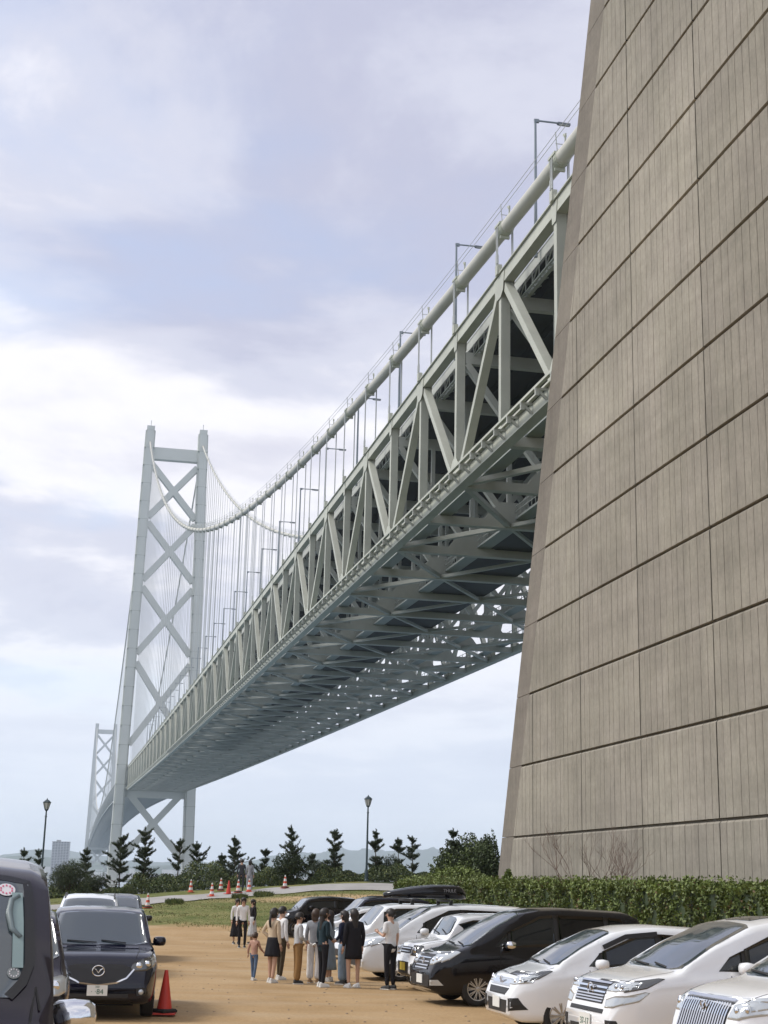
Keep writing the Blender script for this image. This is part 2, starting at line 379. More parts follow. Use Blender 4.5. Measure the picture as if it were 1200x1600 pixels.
steel = mat('bridge_steel', (0.455, 0.467, 0.40), 0.55, 0, 0.4, var=0.10, vscale=0.35, randv=0.05)
steel2 = mat('bridge_floor_steel', (0.43, 0.445, 0.405), 0.6, 0, 0.4, var=0.10, vscale=0.3)
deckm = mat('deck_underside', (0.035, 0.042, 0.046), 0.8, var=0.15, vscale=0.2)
gratm = mat('walkway_steel', (0.30, 0.33, 0.31), 0.6)
cabm = mat('cable_wrap', (0.50, 0.49, 0.43), 0.5, 0, 0.4, var=0.08, vscale=0.3)
bandm = mat('cable_band_steel', (0.44, 0.46, 0.38), 0.5, var=0.1, vscale=1.0)
ropem = mat('hanger_rope', (0.46, 0.48, 0.47), 0.5)
railm = mat('rail_steel', (0.36, 0.39, 0.36), 0.5)
NA, NT_ = -3, 60          # side-span nodes; node 60 is just short of the tower
NEAR = 26                 # panels whose members stay separate
def side_truss(lat, outer):
    tr = MB(); top = MB(); bot = MB()
    nodes = list(range(NA, NT_+1)); stf = MB()
    for k in nodes[:-1]:
        a, b = k*PN, (k+1)*PN
        top.bar(BP(a, lat, zd(a)-0.5), BP(b, lat, zd(b)-0.5), 0.85, 1.0, BN)
        bot.bar(BP(a, lat, zd(a)-14.4), BP(b, lat, zd(b)-14.4), 0.95, 1.0, BN)
    # walkway lip on top of the top chord, seen as a thin pale line
    for k in nodes[:-1]:
        a, b = k*PN, (k+1)*PN
        top.bar(BP(a, lat-0.02*outer, zd(a)+0.08), BP(b, lat-0.02*outer, zd(b)+0.08), 1.15, 0.1, BN)
    t_root = top.build('top_chord', steel, br); b_root = bot.build('bottom_chord', steel, br)
    sdv = BD
    for k in nodes:
        s = k*PN; zt_ = zd(s); zb_ = zt_-14.4
        near = k < NEAR
        p = MB() if near else stf
        p.bar(BP(s, lat, zt_-0.95), BP(s, lat, zb_+0.45), 0.78, 0.66, BN)
        if near:
            p.build('post', steel, br)
        if k % 2:
            for kk in (k-1, k+1):
                if kk < NA or kk > NT_: continue
                s2 = kk*PN; sg = 1 if kk > k else -1
                q = MB() if near else stf
                q.bar(BP(s+sg*0.7, lat, zt_-1.0), BP(s2-sg*0.85, lat, zd(s2)-13.9), 0.72, 0.62, BN)
                if near: q.build('diagonal', steel, br)
        # gusset plates top and bottom, both faces
        gT = MB() if near else stf; gB = MB() if near else stf; g = MB() if near else stf
        for e in (-1, 1):
            o_ = lat+e*0.46
            if k % 2:
                P = [(-1.5, -0.1), (1.5, -0.1), (1.1, -1.7), (0.45, -2.1), (-0.45, -2.1), (-1.1, -1.7)]
                Q = [(-0.7, -13.2), (0.7, -13.2), (0.8, -14.5), (-0.8, -14.5)]
            else:
                P = [(-0.7, -0.1), (0.7, -0.1), (0.42, -1.7), (-0.42, -1.7)]
                Q = [(-0.5, -12.0), (0.5, -12.0), (1.5, -12.9), (1.7, -14.5), (-1.7, -14.5), (-1.5, -12.9)]
            for g_i, poly in ((gT, P), (gB, Q)):
                vs = [BP(s+u, o_+dd*0.02, zt_+v) for dd in (-1, 1) for u, v in poly]; n_ = len(poly)
                g_i.add(vs, [tuple(range(n_)), tuple(range(2*n_-1, n_-1, -1))]+[(i, (i+1) % n_, n_+(i+1) % n_, n_+i) for i in range(n_)])
        # hanger anchorage on the chord
        g.box(BP(s, lat-0.52, zt_+0.42), (0.42, 0.62, 0.85), Matrix.Rotation(-TH, 3, 'Z'))
        g.box(BP(s, lat+0.52, zt_+0.42), (0.42, 0.62, 0.85), Matrix.Rotation(-TH, 3, 'Z'))
        g.box(BP(s-0.05, lat, zt_+0.2), (1.2, 0.9, 0.42), Matrix.Rotation(-TH, 3, 'Z'))
        if near: gT.build('gusset_plate', steel, br); gB.build('gusset_plate', steel, br); g.build('hanger_anchor', steel, br)
    tag(stf.build('distant_truss_members', steel, br), kind='stuff')
    return t_root, b_root
side_truss(0.0, 1); side_truss(WB, -1)
# upper deck: slab, stringers, kerb parapet
dk = MB(); stg = MB(); par = MB(); par2 = MB()
for k in range(NA, NT_):
    a, b = k*PN, (k+1)*PN
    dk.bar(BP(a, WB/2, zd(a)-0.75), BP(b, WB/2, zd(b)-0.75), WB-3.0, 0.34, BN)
    if k < 34:
        for lt in np.linspace(3.2, WB-3.2, 10):
            stg.bar(BP(a, lt, zd(a)-1.3), BP(b, lt, zd(b)-1.3), 0.3, 0.75, BN)
    for lt in (1.9, WB-1.9):
        pq = par if lt < 5 else par2
        pq.bar(BP(a, lt, zd(a)+0.35), BP(b, lt, zd(b)+0.35), 0.16, 0.9, BN)
        pq.bar(BP(a, lt, zd(a)+0.84), BP(b, lt, zd(b)+0.84), 0.24, 0.1, BN)
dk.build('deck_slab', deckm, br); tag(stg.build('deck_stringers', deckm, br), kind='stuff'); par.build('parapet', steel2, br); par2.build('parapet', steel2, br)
# pipe and cable tray hanging under the deck edge (the lattice seen behind the top chord)
lat_ = MB()
for k in range(NA, 16):
    for j in range(8):
        a = (k+j/8)*PN; b = (k+(j+1)/8)*PN
        lat_.bar(BP(a, 1.25, zd(a)-1.0), BP(b, 1.25, zd(b)-2.0 if j % 2 else zd(b)-1.0), 0.08, 0.08)
        lat_.bar(BP(a, 1.25, zd(a)-2.0), BP(a, 2.6, zd(a)-1.3), 0.1, 0.1)
        lat_.bar(BP(a, 1.25, zd(a)-2.0), BP(b, 2.1, zd(b)-1.6), 0.07, 0.07)
        lat_.bar(BP(a, 1.25, zd(a)-0.9), BP(a, 1.25, zd(a)-2.1), 0.08, 0.08)
    lat_.bar(BP(k*PN, 1.25, zd(k*PN)-2.05), BP((k+1)*PN, 1.25, zd((k+1)*PN)-2.05), 0.12, 0.12)
    lat_.bar(BP(k*PN, 1.9, zd(k*PN)-1.7), BP((k+1)*PN, 1.9, zd((k+1)*PN)-1.7), 0.3, 0.3)
tag(lat_.build('service_lattice', railm, br), kind='stuff')
# cross frames at every node
def frame_geo(k, p, full):
    s = k*PN; zt_ = zd(s); m1, m2, mc = 8.9, WB-8.9, WB/2
    p.bar(BP(s, 0.45, zt_-2.35), BP(s, WB-0.45, zt_-2.35), 0.6, 1.1, BD)
    p.bar(BP(s, 0.5, zt_-14.35), BP(s, WB-0.5, zt_-14.35), 0.85, 0.85, BD)
    if not full: return
    for a, b in (((0.6, -2.9), (m1-0.3, -13.7)), ((mc-0.3, -3.0), (m1+0.3, -13.7)), ((mc+0.3, -3.0), (m2-0.3, -13.7)), ((WB-0.6, -2.9), (m2+0.3, -13.7))):
        p.bar(BP(s, a[0], zt_+a[1]), BP(s, b[0], zt_+b[1]), 0.62, 0.6, BD)
    for lt in (4.45, m1, 13.3, 22.2, m2, 31.05):
        lo = -8.4 if lt in (4.45, 13.3, 22.2, 31.05) else -13.9
        p.bar(BP(s, lt, zt_-2.9), BP(s, lt, zt_+(lo if lo > -13 else -13.9)), 0.4, 0.4, BD)
    for mm in (m1, m2):
        P = [(-2.6, -13.95), (2.6, -13.95), (1.9, -13.0), (0.9, -12.1), (-0.9, -12.1), (-1.9, -13.0)]
        for e in (-0.32, 0.32):
            vs = [BP(s+e+dd*0.02, mm+u, zt_+v) for dd in (-1, 1) for u, v in P]; n_ = 6
            p.add(vs, [tuple(range(n_)), tuple(range(2*n_-1, n_-1, -1))]+[(i, (i+1) % n_, n_+(i+1) % n_, n_+i) for i in range(n_)])
far = MB()
for k in range(NA, NT_+1):
    if k < NEAR: p = MB(); frame_geo(k, p, True); p.build('cross_frame', steel2, br)
    else: frame_geo(k, far, k < 44)
tag(far.build('distant_cross_frames', steel2, br), kind='stuff')
far = MB()
for k in range(NA, NT_):
    if k % 2 == 0:
        for a, b in ((0.4, WB/2), (WB-0.4, WB/2)):
            for k2 in (k-1, k+1):
                if k2 < NA: continue
                p = MB() if k < NEAR else far
                s1, s2 = k*PN, k2*PN
                m_ = 8.9 if a < 1 else WB-8.9
                p.bar(BP(s1, a, zd(s1)-14.3), BP(s2, m_, zd(s2)-14.45), 0.5, 0.45)
                p.bar(BP(s2, m_, zd(s2)-14.45), BP(s1, b, zd(s1)-14.3), 0.36, 0.36)
                if k < NEAR: p.build('lateral_brace', steel2, br)
tag(far.build('distant_lateral_braces', steel2, br), kind='stuff')
# lower inspection walkways with open grating, brackets and handrails
wk = MB(); rl = MB(); dnt = MB()
for lt, wd in ((2.3, 1.3), (10.2, 1.5), (WB-10.2, 1.5), (WB-2.3, 1.3)):
    for k in range(NA, 40):
        a, b = k*PN, (k+1)*PN
        wk.bar(BP(a, lt, zd(a)-13.75), BP(b, lt, zd(b)-13.75), wd, 0.22, BN)
        if k < 20:
            for e in (-wd/2, wd/2):
                for hh in (0.55, 1.1): rl.bar(BP(a, lt+e, zd(a)-13.6+hh), BP(b, lt+e, zd(b)-13.6+hh), 0.06, 0.06, BN)
                for j in range(12 if k < 8 else 6):
                    s = a+j*PN/(12 if k < 8 else 6); rl.bar(BP(s, lt+e, zd(s)-13.6), BP(s, lt+e, zd(s)-12.45), 0.07, 0.07, BN)
fl = MB()
for k in range(NA, 28):
    a, b = k*PN, (k+1)*PN
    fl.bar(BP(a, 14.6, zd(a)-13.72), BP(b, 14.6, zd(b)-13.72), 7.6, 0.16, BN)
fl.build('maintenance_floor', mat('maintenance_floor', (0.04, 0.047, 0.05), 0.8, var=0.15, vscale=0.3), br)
tag(wk.build('inspection_walkway', gratm, br), kind='stuff'); tag(rl.build('walkway_railing', railm, br), kind='stuff')
for lat0, e in ((0.0, -1), (WB, 1)):
    rail = MB()
    for k in range(NA, NT_):
        a, b = k*PN, (k+1)*PN
        rail.bar(BP(a, lat0+e*1.25, zd(a)-13.8), BP(b, lat0+e*1.25, zd(b)-13.8), 0.28, 0.2, BN)
        rail.bar(BP(a, lat0+e*0.62, zd(a)-13.72), BP(b, lat0+e*0.62, zd(b)-13.72), 0.26, 0.16, BN)
        if k < 30:
            for j in range(4):
                s = a+(j+0.5)*PN/4
                dnt.bar(BP(s, lat0+e*0.4, zd(s)-13.98), BP(s, lat0+e*1.42, zd(s)-13.98), 0.22, 0.16, BD)
                dnt.bar(BP(s, lat0+e*0.5, zd(s)-14.7), BP(s, lat0+e*1.3, zd(s)-14.0), 0.16, 0.2, BD)
                dnt.bar(BP(s, lat0+e*1.25, zd(s)-14.0), BP(s, lat0+e*1.25, zd(s)-14.5), 0.24, 0.3, BD)
    rail.build('gantry_rail', steel, br)
tag(dnt.build('rail_brackets', steel2, br), kind='stuff')
# main span deck beyond the tower: members too small to pick apart
ms = MB(); nms = int(SM/PN)
for i in range(nms+24):
    a, b = ST+i*PN, ST+(i+1)*PN
    for lt in (0, WB):
        ms.bar(BP(a, lt, zd(a)-0.5), BP(b, lt, zd(b)-0.5), 0.9, 1.1, BN)
        ms.bar(BP(a, lt, zd(a)-14.4), BP(b, lt, zd(b)-14.4), 0.9, 1.1, BN)
        ms.bar(BP(a, lt, zd(a)-1), BP(a, lt, zd(a)-14), 0.8, 0.7, BN)
        x0, x1 = (a, b) if i % 2 else (b, a)
        ms.bar(BP(x0, lt, zd(x0)-1), BP(x1, lt, zd(x1)-14), 0.8, 0.7, BN)
    ms.bar(BP(a, 0, zd(a)-14.3), BP(a, WB, zd(a)-14.3), 1.2, 0.9, BD)
    ms.bar(BP(a, WB/2, zd(a)-0.9), BP(b, WB/2, zd(b)-0.9), WB-3, 0.5, BN)
    if i % 2 == 0:
        ms.bar(BP(a, 0, zd(a)-14.4), BP(a+2*PN, WB, zd(a+2*PN)-14.4), 0.9, 0.6); ms.bar(BP(a, WB, zd(a)-14.5), BP(a+2*PN, 0, zd(a+2*PN)-14.5), 0.9, 0.6)
tag(ms.build('main_span_truss', mat('main_span_steel', (0.30, 0.33, 0.33), 0.6, var=0.08, vscale=0.2), br), kind='stuff')
# main cables with bands, hand ropes and hangers
for lat0 in (0.0, WB):
    pts = [BP(s, lat0, zc(s)) for s in np.arange(-42, ST+0.1, 7.1)]
    MB().tube(pts, 0.56, 20).build('main_cable', cabm, br, smooth=True)
    pts = [BP(ST+t, lat0, zc(ST+t)) for t in np.linspace(0, SM+ST-10, 180)]
    MB().tube(pts, 0.56, 8).build('main_cable', cabm, br, smooth=True)
    hr = MB()
    for e in (-0.62, 0.62):
        for hh in (1.25, 1.75):
            hr.tube([BP(s, lat0+e, zc(s)+hh) for s in np.arange(-42, ST-8, 14.2)], 0.024, 5)
    for k in range(-2, 58):
        s = k*PN
        for e in (-0.62, 0.62): hr.tube([BP(s-0.9, lat0+e*0.8, zc(s)+0.3), BP(s-0.9, lat0+e, zc(s)+1.78)], 0.045, 5)
        hr.tube([BP(s-0.9, lat0-0.62, zc(s)+0.85), BP(s-0.9, lat0+0.62, zc(s)+0.85)], 0.035, 5)
    tag(hr.build('hand_ropes', ropem, br), kind='stuff')
    farh = MB()
    for k in range(-2, 59):
        s = k*PN; g = (zc(s+1)-zc(s-1))/2; tdir = (BD+Vector((0, 0, g))).normalized(); c0 = BP(s, lat0, zc(s))
        b = MB()
        b.tube([c0-tdir*0.85, c0-tdir*0.8, c0+tdir*0.8, c0+tdir*0.85], [0.57, 0.62, 0.62, 0.57], 18)
        for e in (-0.55, 0.0, 0.55):
            b.tube([c0+tdir*e-tdir*0.05, c0+tdir*e+tdir*0.05], 0.65, 18)
        for e in (-1, 1): b.bar(c0+BN*e*0.60-tdir*0.75+Vector((0, 0, 0.30)), c0+BN*e*0.60+tdir*0.75+Vector((0, 0, 0.30)), 0.16, 0.2)
        # clamp lug under the band and a little lamp bracket above it
        b.bar(c0-Vector((0, 0, 0.6)), c0-Vector((0, 0, 0.85)), 0.8, 0.22, BN)
        b.bar(c0+Vector((0, 0, 0.6))-BD*1.2, c0+Vector((0, 0, 1.5))-BD*1.4, 0.1, 0.1); b.bar(c0+Vector((0, 0, 1.25))-BD*1.35, c0+Vector((0, 0, 1.6))-BD*1.0, 0.16, 0.16)
        b.build('cable_band', bandm, br, smooth=False)
        if zc(s)-zd(s) < 2.2: continue
        h = MB()
        rr = 0.048 if k < 14 else 0.048+0.0005*(k-14)
        for e in (-0.66, 0.66):
            for q in (-0.16, 0.16):
                n_ = 6 if k < 20 else 4
                h.tube([BP(s+q, lat0+e, zc(s)+0.1), BP(s+q, lat0+e, zd(s)+0.95)], rr, n_)
                if k < 16:
                    h.tube([BP(s+q, lat0+e, zd(s)+0.95), BP(s+q, lat0+e, zd(s)+1.75)], rr*1.9, n_)
        h.build('hanger', ropem, br)
    hs = MB()
    for i in range(1, nms):
        s = ST+i*PN
        hs.tube([BP(s, lat0, zc(s)), BP(s, lat0, zd(s))], 0.07, 4)
    tag(hs.build('main_span_hangers', ropem, br), kind='stuff')
# towers
twm = mat('tower_paint', (0.56, 0.58, 0.54), 0.55, var=0.07, vscale=0.03)
twf = mat('far_tower_paint', (0.52, 0.54, 0.52), 0.6)
def tower(S, mm, detail):
    root = empty('tower', (0, 0, 0)); root.parent = br
    del_c = lambda z: (46.5-11.0*((z-EYE+5.56)/298.0))/2
    zt_, zb_ = EYE+292.4, -16.0
    def lp(z, e, ds=0.0, dl=0.0): return BP(S+ds, WB/2+e*del_c(z)+dl, z)
    for e in (-1, 1):
        b = MB()
        # cruciform leg: a broad plate along the bridge crossed by a narrower one
        for ws, wl in ((7.4, 3.4), (4.6, 3.4)):
            pass
        rings = []
        zs = np.linspace(zb_, zt_, 26)
        for z in zs:
            t = (z-zb_)/(zt_-zb_); a = 7.4-2.3*t; l_ = 3.35; c = 1.0
            prof = [(-a, -l_+c), (-a+c*1.6, -l_+c), (-a+c*1.6, -l_), (a-c*1.6, -l_), (a-c*1.6, -l_+c), (a, -l_+c), (a, l_-c), (a-c*1.6, l_-c), (a-c*1.6, l_), (-a+c*1.6, l_), (-a+c*1.6, l_-c), (-a, l_-c)]
            rings.append([lp(z, e, u, v) for u, v in prof])
        n_ = 12; vs = [p for r_ in rings for p in r_]
        fs = [(i*n_+k, i*n_+(k+1) % n_, (i+1)*n_+(k+1) % n_, (i+1)*n_+k) for i in range(len(rings)-1) for k in range(n_)]
        fs += [tuple(range(n_)), tuple(len(vs)-n_+k for k in range(n_))]
        b.add(vs, fs)
        leg = b.build('leg', mm, root)
        if detail:
            b = MB()
            for z in zs[1:-1]:
                t = (z-zb_)/(zt_-zb_); a = 7.4-2.3*t
                b.box(lp(z, e), (6.78, 2*a+0.06, 0.25), Matrix.Rotation(-TH, 3, 'Z'))
            tag(b.build('splice_joints', mat('tower_joint', (0.36, 0.385, 0.34), 0.6), root), kind='stuff')
            b = MB()   # saddle housing and light mast on the leg top
            b.box(lp(zt_+1.4, e), (5.2, 10.5, 2.8), Matrix.Rotation(-TH, 3, 'Z')); b.tube([lp(zt_+2, e), lp(zt_+8, e)], 0.25, 6)
            b.build('saddle_cap', mm, root)
    def brace(z0, e0, z1, e1, ht, dep):
        # straight member between the legs, haunched slightly at its ends
        b = MB(); p0 = lp(z0, e0, 0, -e0*3.2); p1 = lp(z1, e1, 0, -e1*3.2)
        b.bar(p0, p1, dep, ht, BD); b.build('cross_brace', mm, root)
    def hub(zc_, sz):
        b = MB(); P = []
        c = BP(S, WB/2, 0)
        pts = [(sz, 0), (sz*0.45, sz*0.55), (0, sz*0.8), (-sz*0.45, sz*0.55), (-sz, 0), (-sz*0.45, -sz*0.55), (0, -sz*0.8), (sz*0.45, -sz*0.55)]
        pts = [(sz*0.62, 0), (sz*0.95, sz*1.0), (sz*0.55, sz*1.3), (0, sz*0.55), (-sz*0.55, sz*1.3), (-sz*0.95, sz*1.0), (-sz*0.62, 0), (-sz*0.95, -sz), (-sz*0.55, -sz*1.3), (0, -sz*0.55), (sz*0.55, -sz*1.3), (sz*0.95, -sz)]
        vs = [BP(S+ds, WB/2+u, zc_+v) for ds in (-2.6, 2.6) for u, v in pts]; n_ = 12
        fs = [(0, 1, 2, 3), (3, 4, 5, 6), (6, 7, 8, 9), (9, 10, 11, 0), (0, 3, 6, 9)]
        fs = fs+[tuple(n_+i for i in reversed(f)) for f in fs]+[(i, n_+i, n_+(i+1) % n_, (i+1) % n_) for i in range(n_)]
        b.add(vs, fs); b.build('brace_hub', mm, root)
    def strut(z, ht):
        b = MB(); b.bar(lp(z, -1, 0, 3.0), lp(z, 1, 0, -3.0), 5.2, ht, BD); b.build('strut', mm, root)
    strut(EYE+277.0, 8.2)
    for (zu, zl) in TOWER_X:
        cz = None
        brace(zu, -1, zl, 1, 3.9, 5.0); brace(zu, 1, zl, -1, 3.9, 4.9)
        # crossing height
        au, al = del_c(zu)-3.2, del_c(zl)-3.2; cz = zu+(zl-zu)*au/(au+al); hub(cz, 4.6)
    strut(zd(min(S, ST))-17.0, 4.2)
    return root
TOWER_X = [(EYE+269, EYE+233), (EYE+229, EYE+190), (EYE+185, EYE+141), (EYE+135, EYE+82), (EYE+54, EYE+10)]
tower(ST, twm, True); tower(ST+SM, twf, False)
# tower piers in the water
for S in (ST, ST+SM):
    b = MB(); b.lathe([(40, -20), (40, -6)], 28); o = b.build('tower_pier', mat('pier_concrete', (0.36, 0.35, 0.33), 0.9, var=0.1, vscale=0.05), br); o.location = BP(S, WB/2, 0)
# lamp standards on the upper deck
polem = mat('lamp_pole_paint', (0.22, 0.26, 0.29), 0.5); headm = mat('lamp_head', (0.16, 0.18, 0.2), 0.45); lensm = mat('lamp_lens', (0.6, 0.62, 0.62), 0.2)
base = empty('bridge_lamp', (0, 0, 0)); bl_h = 12.2
b = MB(); b.tube([(0, 0, 0), (0, 0, 3), (0, 0, bl_h-0.25), (0.06, 0, bl_h-0.08), (0.25, 0, bl_h)], [0.16, 0.14, 0.10, 0.09, 0.085], 8)
b.build('pole', polem, base)
b = MB(); b.tube([(0.2, 0, bl_h), (2.0, 0, bl_h+0.03)], 0.08, 8); b.bar((-0.1, 0, bl_h-0.05), (0.3, 0, bl_h-0.02), 0.2, 0.3); b.build('arm', polem, base)
b = MB(); b.bar((1.9, 0, bl_h+0.0), (3.0, 0, bl_h-0.02), 0.3, 0.17); hd_ = b.build('lamp_head', headm, base)
b = MB(); b.bar((2.0, 0, bl_h-0.11), (2.9, 0, bl_h-0.12), 0.24, 0.05); b.build('lens', lensm, hd_)
ORD = ['first', 'second', 'third', 'fourth', 'fifth', 'sixth', 'seventh', 'eighth', 'ninth', 'tenth', 'eleventh', 'twelfth', 'thirteenth', 'fourteenth', 'fifteenth', 'sixteenth', 'seventeenth', 'eighteenth', 'nineteenth', 'twentieth', 'twenty-first', 'twenty-second', 'twenty-third', 'twenty-fourth', 'twenty-fifth', 'twenty-sixth']
tr_ = tree_of(); LAMP_S = [10.3+25.6*i for i in range(26)]
for i, s in enumerate(LAMP_S):
    o = base if i == 0 else copy_tree(base, tr_)
    o.location = BP(s, 1.45, zd(s)+0.2); o.rotation_euler = (0, 0, -TH)
    tag(o, '%s grey bridge-deck lamp post with sideways arm, counted from the concrete anchorage' % ORD[i], 'street lamp', 'lamp posts along the bridge deck')
# ================================================================== the concrete anchorage
LATW = 17.8; WD = BD; 
def WP(s, lat, z): return BD*s+BN*lat+Vector((0, 0, z))       # s measured from the camera along the bridge
def s_edge(z): return 58.6-0.385*(z-EYE-1.95)
def s_front(z): return 61.1-0.376*(z-EYE)
an = empty('concrete_anchorage', (0, 0, 0), 0, 'towering brown-grey concrete bridge anchorage with ribbed panels at right', 'anchorage')
def concrete(name, col, streak=True, randv=0.0):
    m = bpy.data.materials.new(name); m.use_nodes = True; t = m.node_tree; b = t.nodes['Principled BSDF']; n = t.nodes.new; l = t.links.new
    b.inputs['Roughness'].default_value = 0.9; b.inputs['Specular IOR Level'].default_value = 0.2
    g = n('ShaderNodeNewGeometry')
    def nz(sx, sy, sz, det=6, rough=0.65):
        mp = n('ShaderNodeMapping'); mp.inputs['Rotation'].default_value = (0, 0, TH); mp.inputs['Scale'].default_value = (sx, sy, sz); l(g.outputs['Position'], mp.inputs[0])
        q = n('ShaderNodeTexNoise'); q.inputs['Scale'].default_value = 1.0; q.inputs['Detail'].default_value = det; q.inputs['Roughness'].default_value = rough
        l(mp.outputs[0], q.inputs['Vector']); return q.outputs['Fac']
    def mr(f, a, c, lo, hi):
        q = n('ShaderNodeMapRange'); q.inputs[1].default_value = a; q.inputs[2].default_value = c; q.inputs[3].default_value = lo; q.inputs[4].default_value = hi; l(f, q.inputs[0]); return q.outputs[0]
    def mul(a, c):
        q = n('ShaderNodeMath'); q.operation = 'MULTIPLY'; l(a, q.inputs[0]); l(c, q.inputs[1]); return q.outputs[0]
    v = mul(mr(nz(0.35, 0.9, 0.16), 0.3, 0.7, 0.93, 1.08), mr(nz(3.0, 3.0, 2.2, 5, 0.75), 0.3, 0.7, 0.93, 1.07))
    v = mul(v, mr(nz(7, 7, 5, 6, 0.8), 0.3, 0.7, 0.86, 1.12)); v = mul(v, mr(nz(0.7, 0.9, 0.6, 5, 0.7), 0.3, 0.7, 0.90, 1.08))
    v = mul(v, mr(nz(0.09, 0.11, 0.12, 3), 0.35, 0.65, 0.88, 1.1))
    # run-down stains: strongly stretched, only the dark tail of the noise
    v = mul(v, mr(nz(2.0, 5.0, 0.05, 3, 0.5), 0.60, 0.80, 1.0, 0.88))
    # rain streaks that start under every horizontal groove and die out downwards
    sp_ = n('ShaderNodeSeparateXYZ'); l(g.outputs['Position'], sp_.inputs[0])
    def m_(op, a, c=None):
        q = n('ShaderNodeMath'); q.operation = op
        for i, w_ in enumerate((a, c)):
            if w_ is None: continue
            if isinstance(w_, (int, float)): q.inputs[i].default_value = w_
            else: l(w_, q.inputs[i])
        return q.outputs[0]
    fr = m_('FRACT', m_('DIVIDE', m_('SUBTRACT', sp_.outputs[2], EYE+1.95-28.3), 2.83))
    drop = mr(fr, 0.25, 1.0, 0.0, 1.0)
    strk = mr(nz(2.2, 4.6, 0.12, 4, 0.6), 0.48, 0.68, 0.0, 1.0)
    v = mul(v, m_('SUBTRACT', 1.0, m_('MULTIPLY', m_('MULTIPLY', drop, strk), 0.20)))
    v = mul(v, mr(nz(0.05, 0.05, 1.1, 4, 0.6), 0.35, 0.65, 0.93, 1.06))
    if randv:
        oi = n('ShaderNodeObjectInfo'); v = mul(v, mr(oi.outputs['Random'], 0, 1, 1-randv, 1+randv))
    hs = n('ShaderNodeMix'); hs.data_type = 'RGBA'; c_in = [k for k in hs.inputs if k.type == 'RGBA']
    c_in[0].default_value = (*col, 1); c_in[1].default_value = (col[0]*0.99, col[1]*1.0, col[2]*0.98, 1); l(mr(nz(0.22, 0.35, 0.3, 3), 0.4, 0.6, 0, 1), hs.inputs['Factor'])
    vm = n('ShaderNodeVectorMath'); vm.operation = 'SCALE'; l([o for o in hs.outputs if o.type == 'RGBA'][0], vm.inputs[0]); l(v, vm.inputs['Scale'])
    l(vm.outputs[0], b.inputs['Base Color'])
    bp = n('ShaderNodeBump'); bp.inputs['Strength'].default_value = 0.35; bp.inputs['Distance'].default_value = 0.02; l(nz(14, 14, 7, 5, 0.7), bp.inputs['Height']); l(bp.outputs[0], b.inputs['Normal'])
    return m
wallm = concrete('ribbed_concrete', WALLC, randv=0.09); stripm = concrete('smooth_concrete', (WALLC[0]*0.72, WALLC[1]*0.70, WALLC[2]*0.71)); 
ZB, ZT = -1.0, EYE+1.95+2.83*14
# core block
def sl_(z): return s_edge(z)
b = MB(); LR = 80.0; c0 = LATW+0.16
prof = lambda z: [(8.0, c0), (s_edge(z)-0.12, c0), (s_front(z)-0.3, c0), (s_front(z)-0.3, LR), (8.0, LR)]
vs = [WP(s, lt, z) for z in (ZB, ZT) for s, lt in prof(z)]
b.add(vs, [(0, 1, 6, 5), (1, 2, 7, 6), (2, 3, 8, 7), (3, 4, 9, 8), (4, 0, 5, 9), (5, 6, 7, 8, 9), (4, 3, 2, 1, 0)]); b.build('core', wallm, an)
# smooth corner strip in lifts, each lift a course
for r_ in range(-1, 14):
    z0 = EYE+1.95+2.83*r_; z1 = z0+2.83
    if r_ == -1: z0 = ZB
    z0 += 0.012; z1 -= 0.012
    vs = []
    for z in (z0, z1):
        vs += [WP(s_edge(z)-0.1, LATW+0.2, z), WP(s_edge(z)-0.02, LATW+0.03, z), WP(s_front(z)+0.03, LATW+0.06, z), WP(s_front(z)-0.1, LATW+2.3, z)]
    b = MB(); b.add(vs, [(0, 1, 5, 4), (1, 2, 6, 5), (2, 3, 7, 6), (4, 5, 6, 7), (3, 2, 1, 0)]); b.build('corner_block', stripm, an)
# ribbed panels, every one of its own
COLS = [9.9+5.75*i for i in range(9)]
CUTS = {}          # seams at ..., 32.9, 38.65, 44.4, 50.15, 55.9
rr_ = random.Random(4)
def panel_mesh(sa, z0, z1, slant):
    """boards between fine vertical grooves; left-hand end follows the slanted corner when slant is set"""
    vs = []; fs = []; gw, gd = 0.014, 0.04
    sb0 = slant[0] if slant else sa+5.75-0.028; sb1 = slant[1] if slant else sb0
    nb = max(1, int(round((max(sb0, sb1)-sa)/0.48)))
    key = round(sa, 2)
    if key not in CUTS: CUTS[key] = [0.028]+[i*0.48+rr_.uniform(-0.05, 0.05) for i in range(1, 18)]
    cuts = CUTS[key][:nb]
    cuts.append(None)
    prof = []     # (s offset, depth)
    for i in range(nb):
        a = cuts[i]; c = cuts[i+1]
        d = rr_.uniform(-0.003, 0.003)
        prof.append((a if i == 0 else a+gw, d)); 
        if c is None: prof.append((None, d))
        else: prof.append((c-gw, d)); prof.append((c, gd))
    rows = [(z0, 0.12), (z0+0.015, 0.0), (z1-0.125, 0.0), (z1-0.068, 0.05), (z1-0.063, 0.12)]
    ztot = z1-z0
    for zi, (z, rec) in enumerate(rows):
        f = (z-z0)/ztot; send = sb0+(sb1-sb0)*f
        for so_, d in prof:
            s_ = send if so_ is None else min(sa+so_, send-0.004)
            vs.append(WP(s_, LATW+d+rec, z))
        vs.append(WP(send, LATW+0.16, z))
    m_ = len(prof)+1
    for i in range(len(rows)-1):
        for k in range(m_-1):
            a = i*m_+k; fs.append((a, a+m_, a+m_+1, a+1))
    return vs, fs
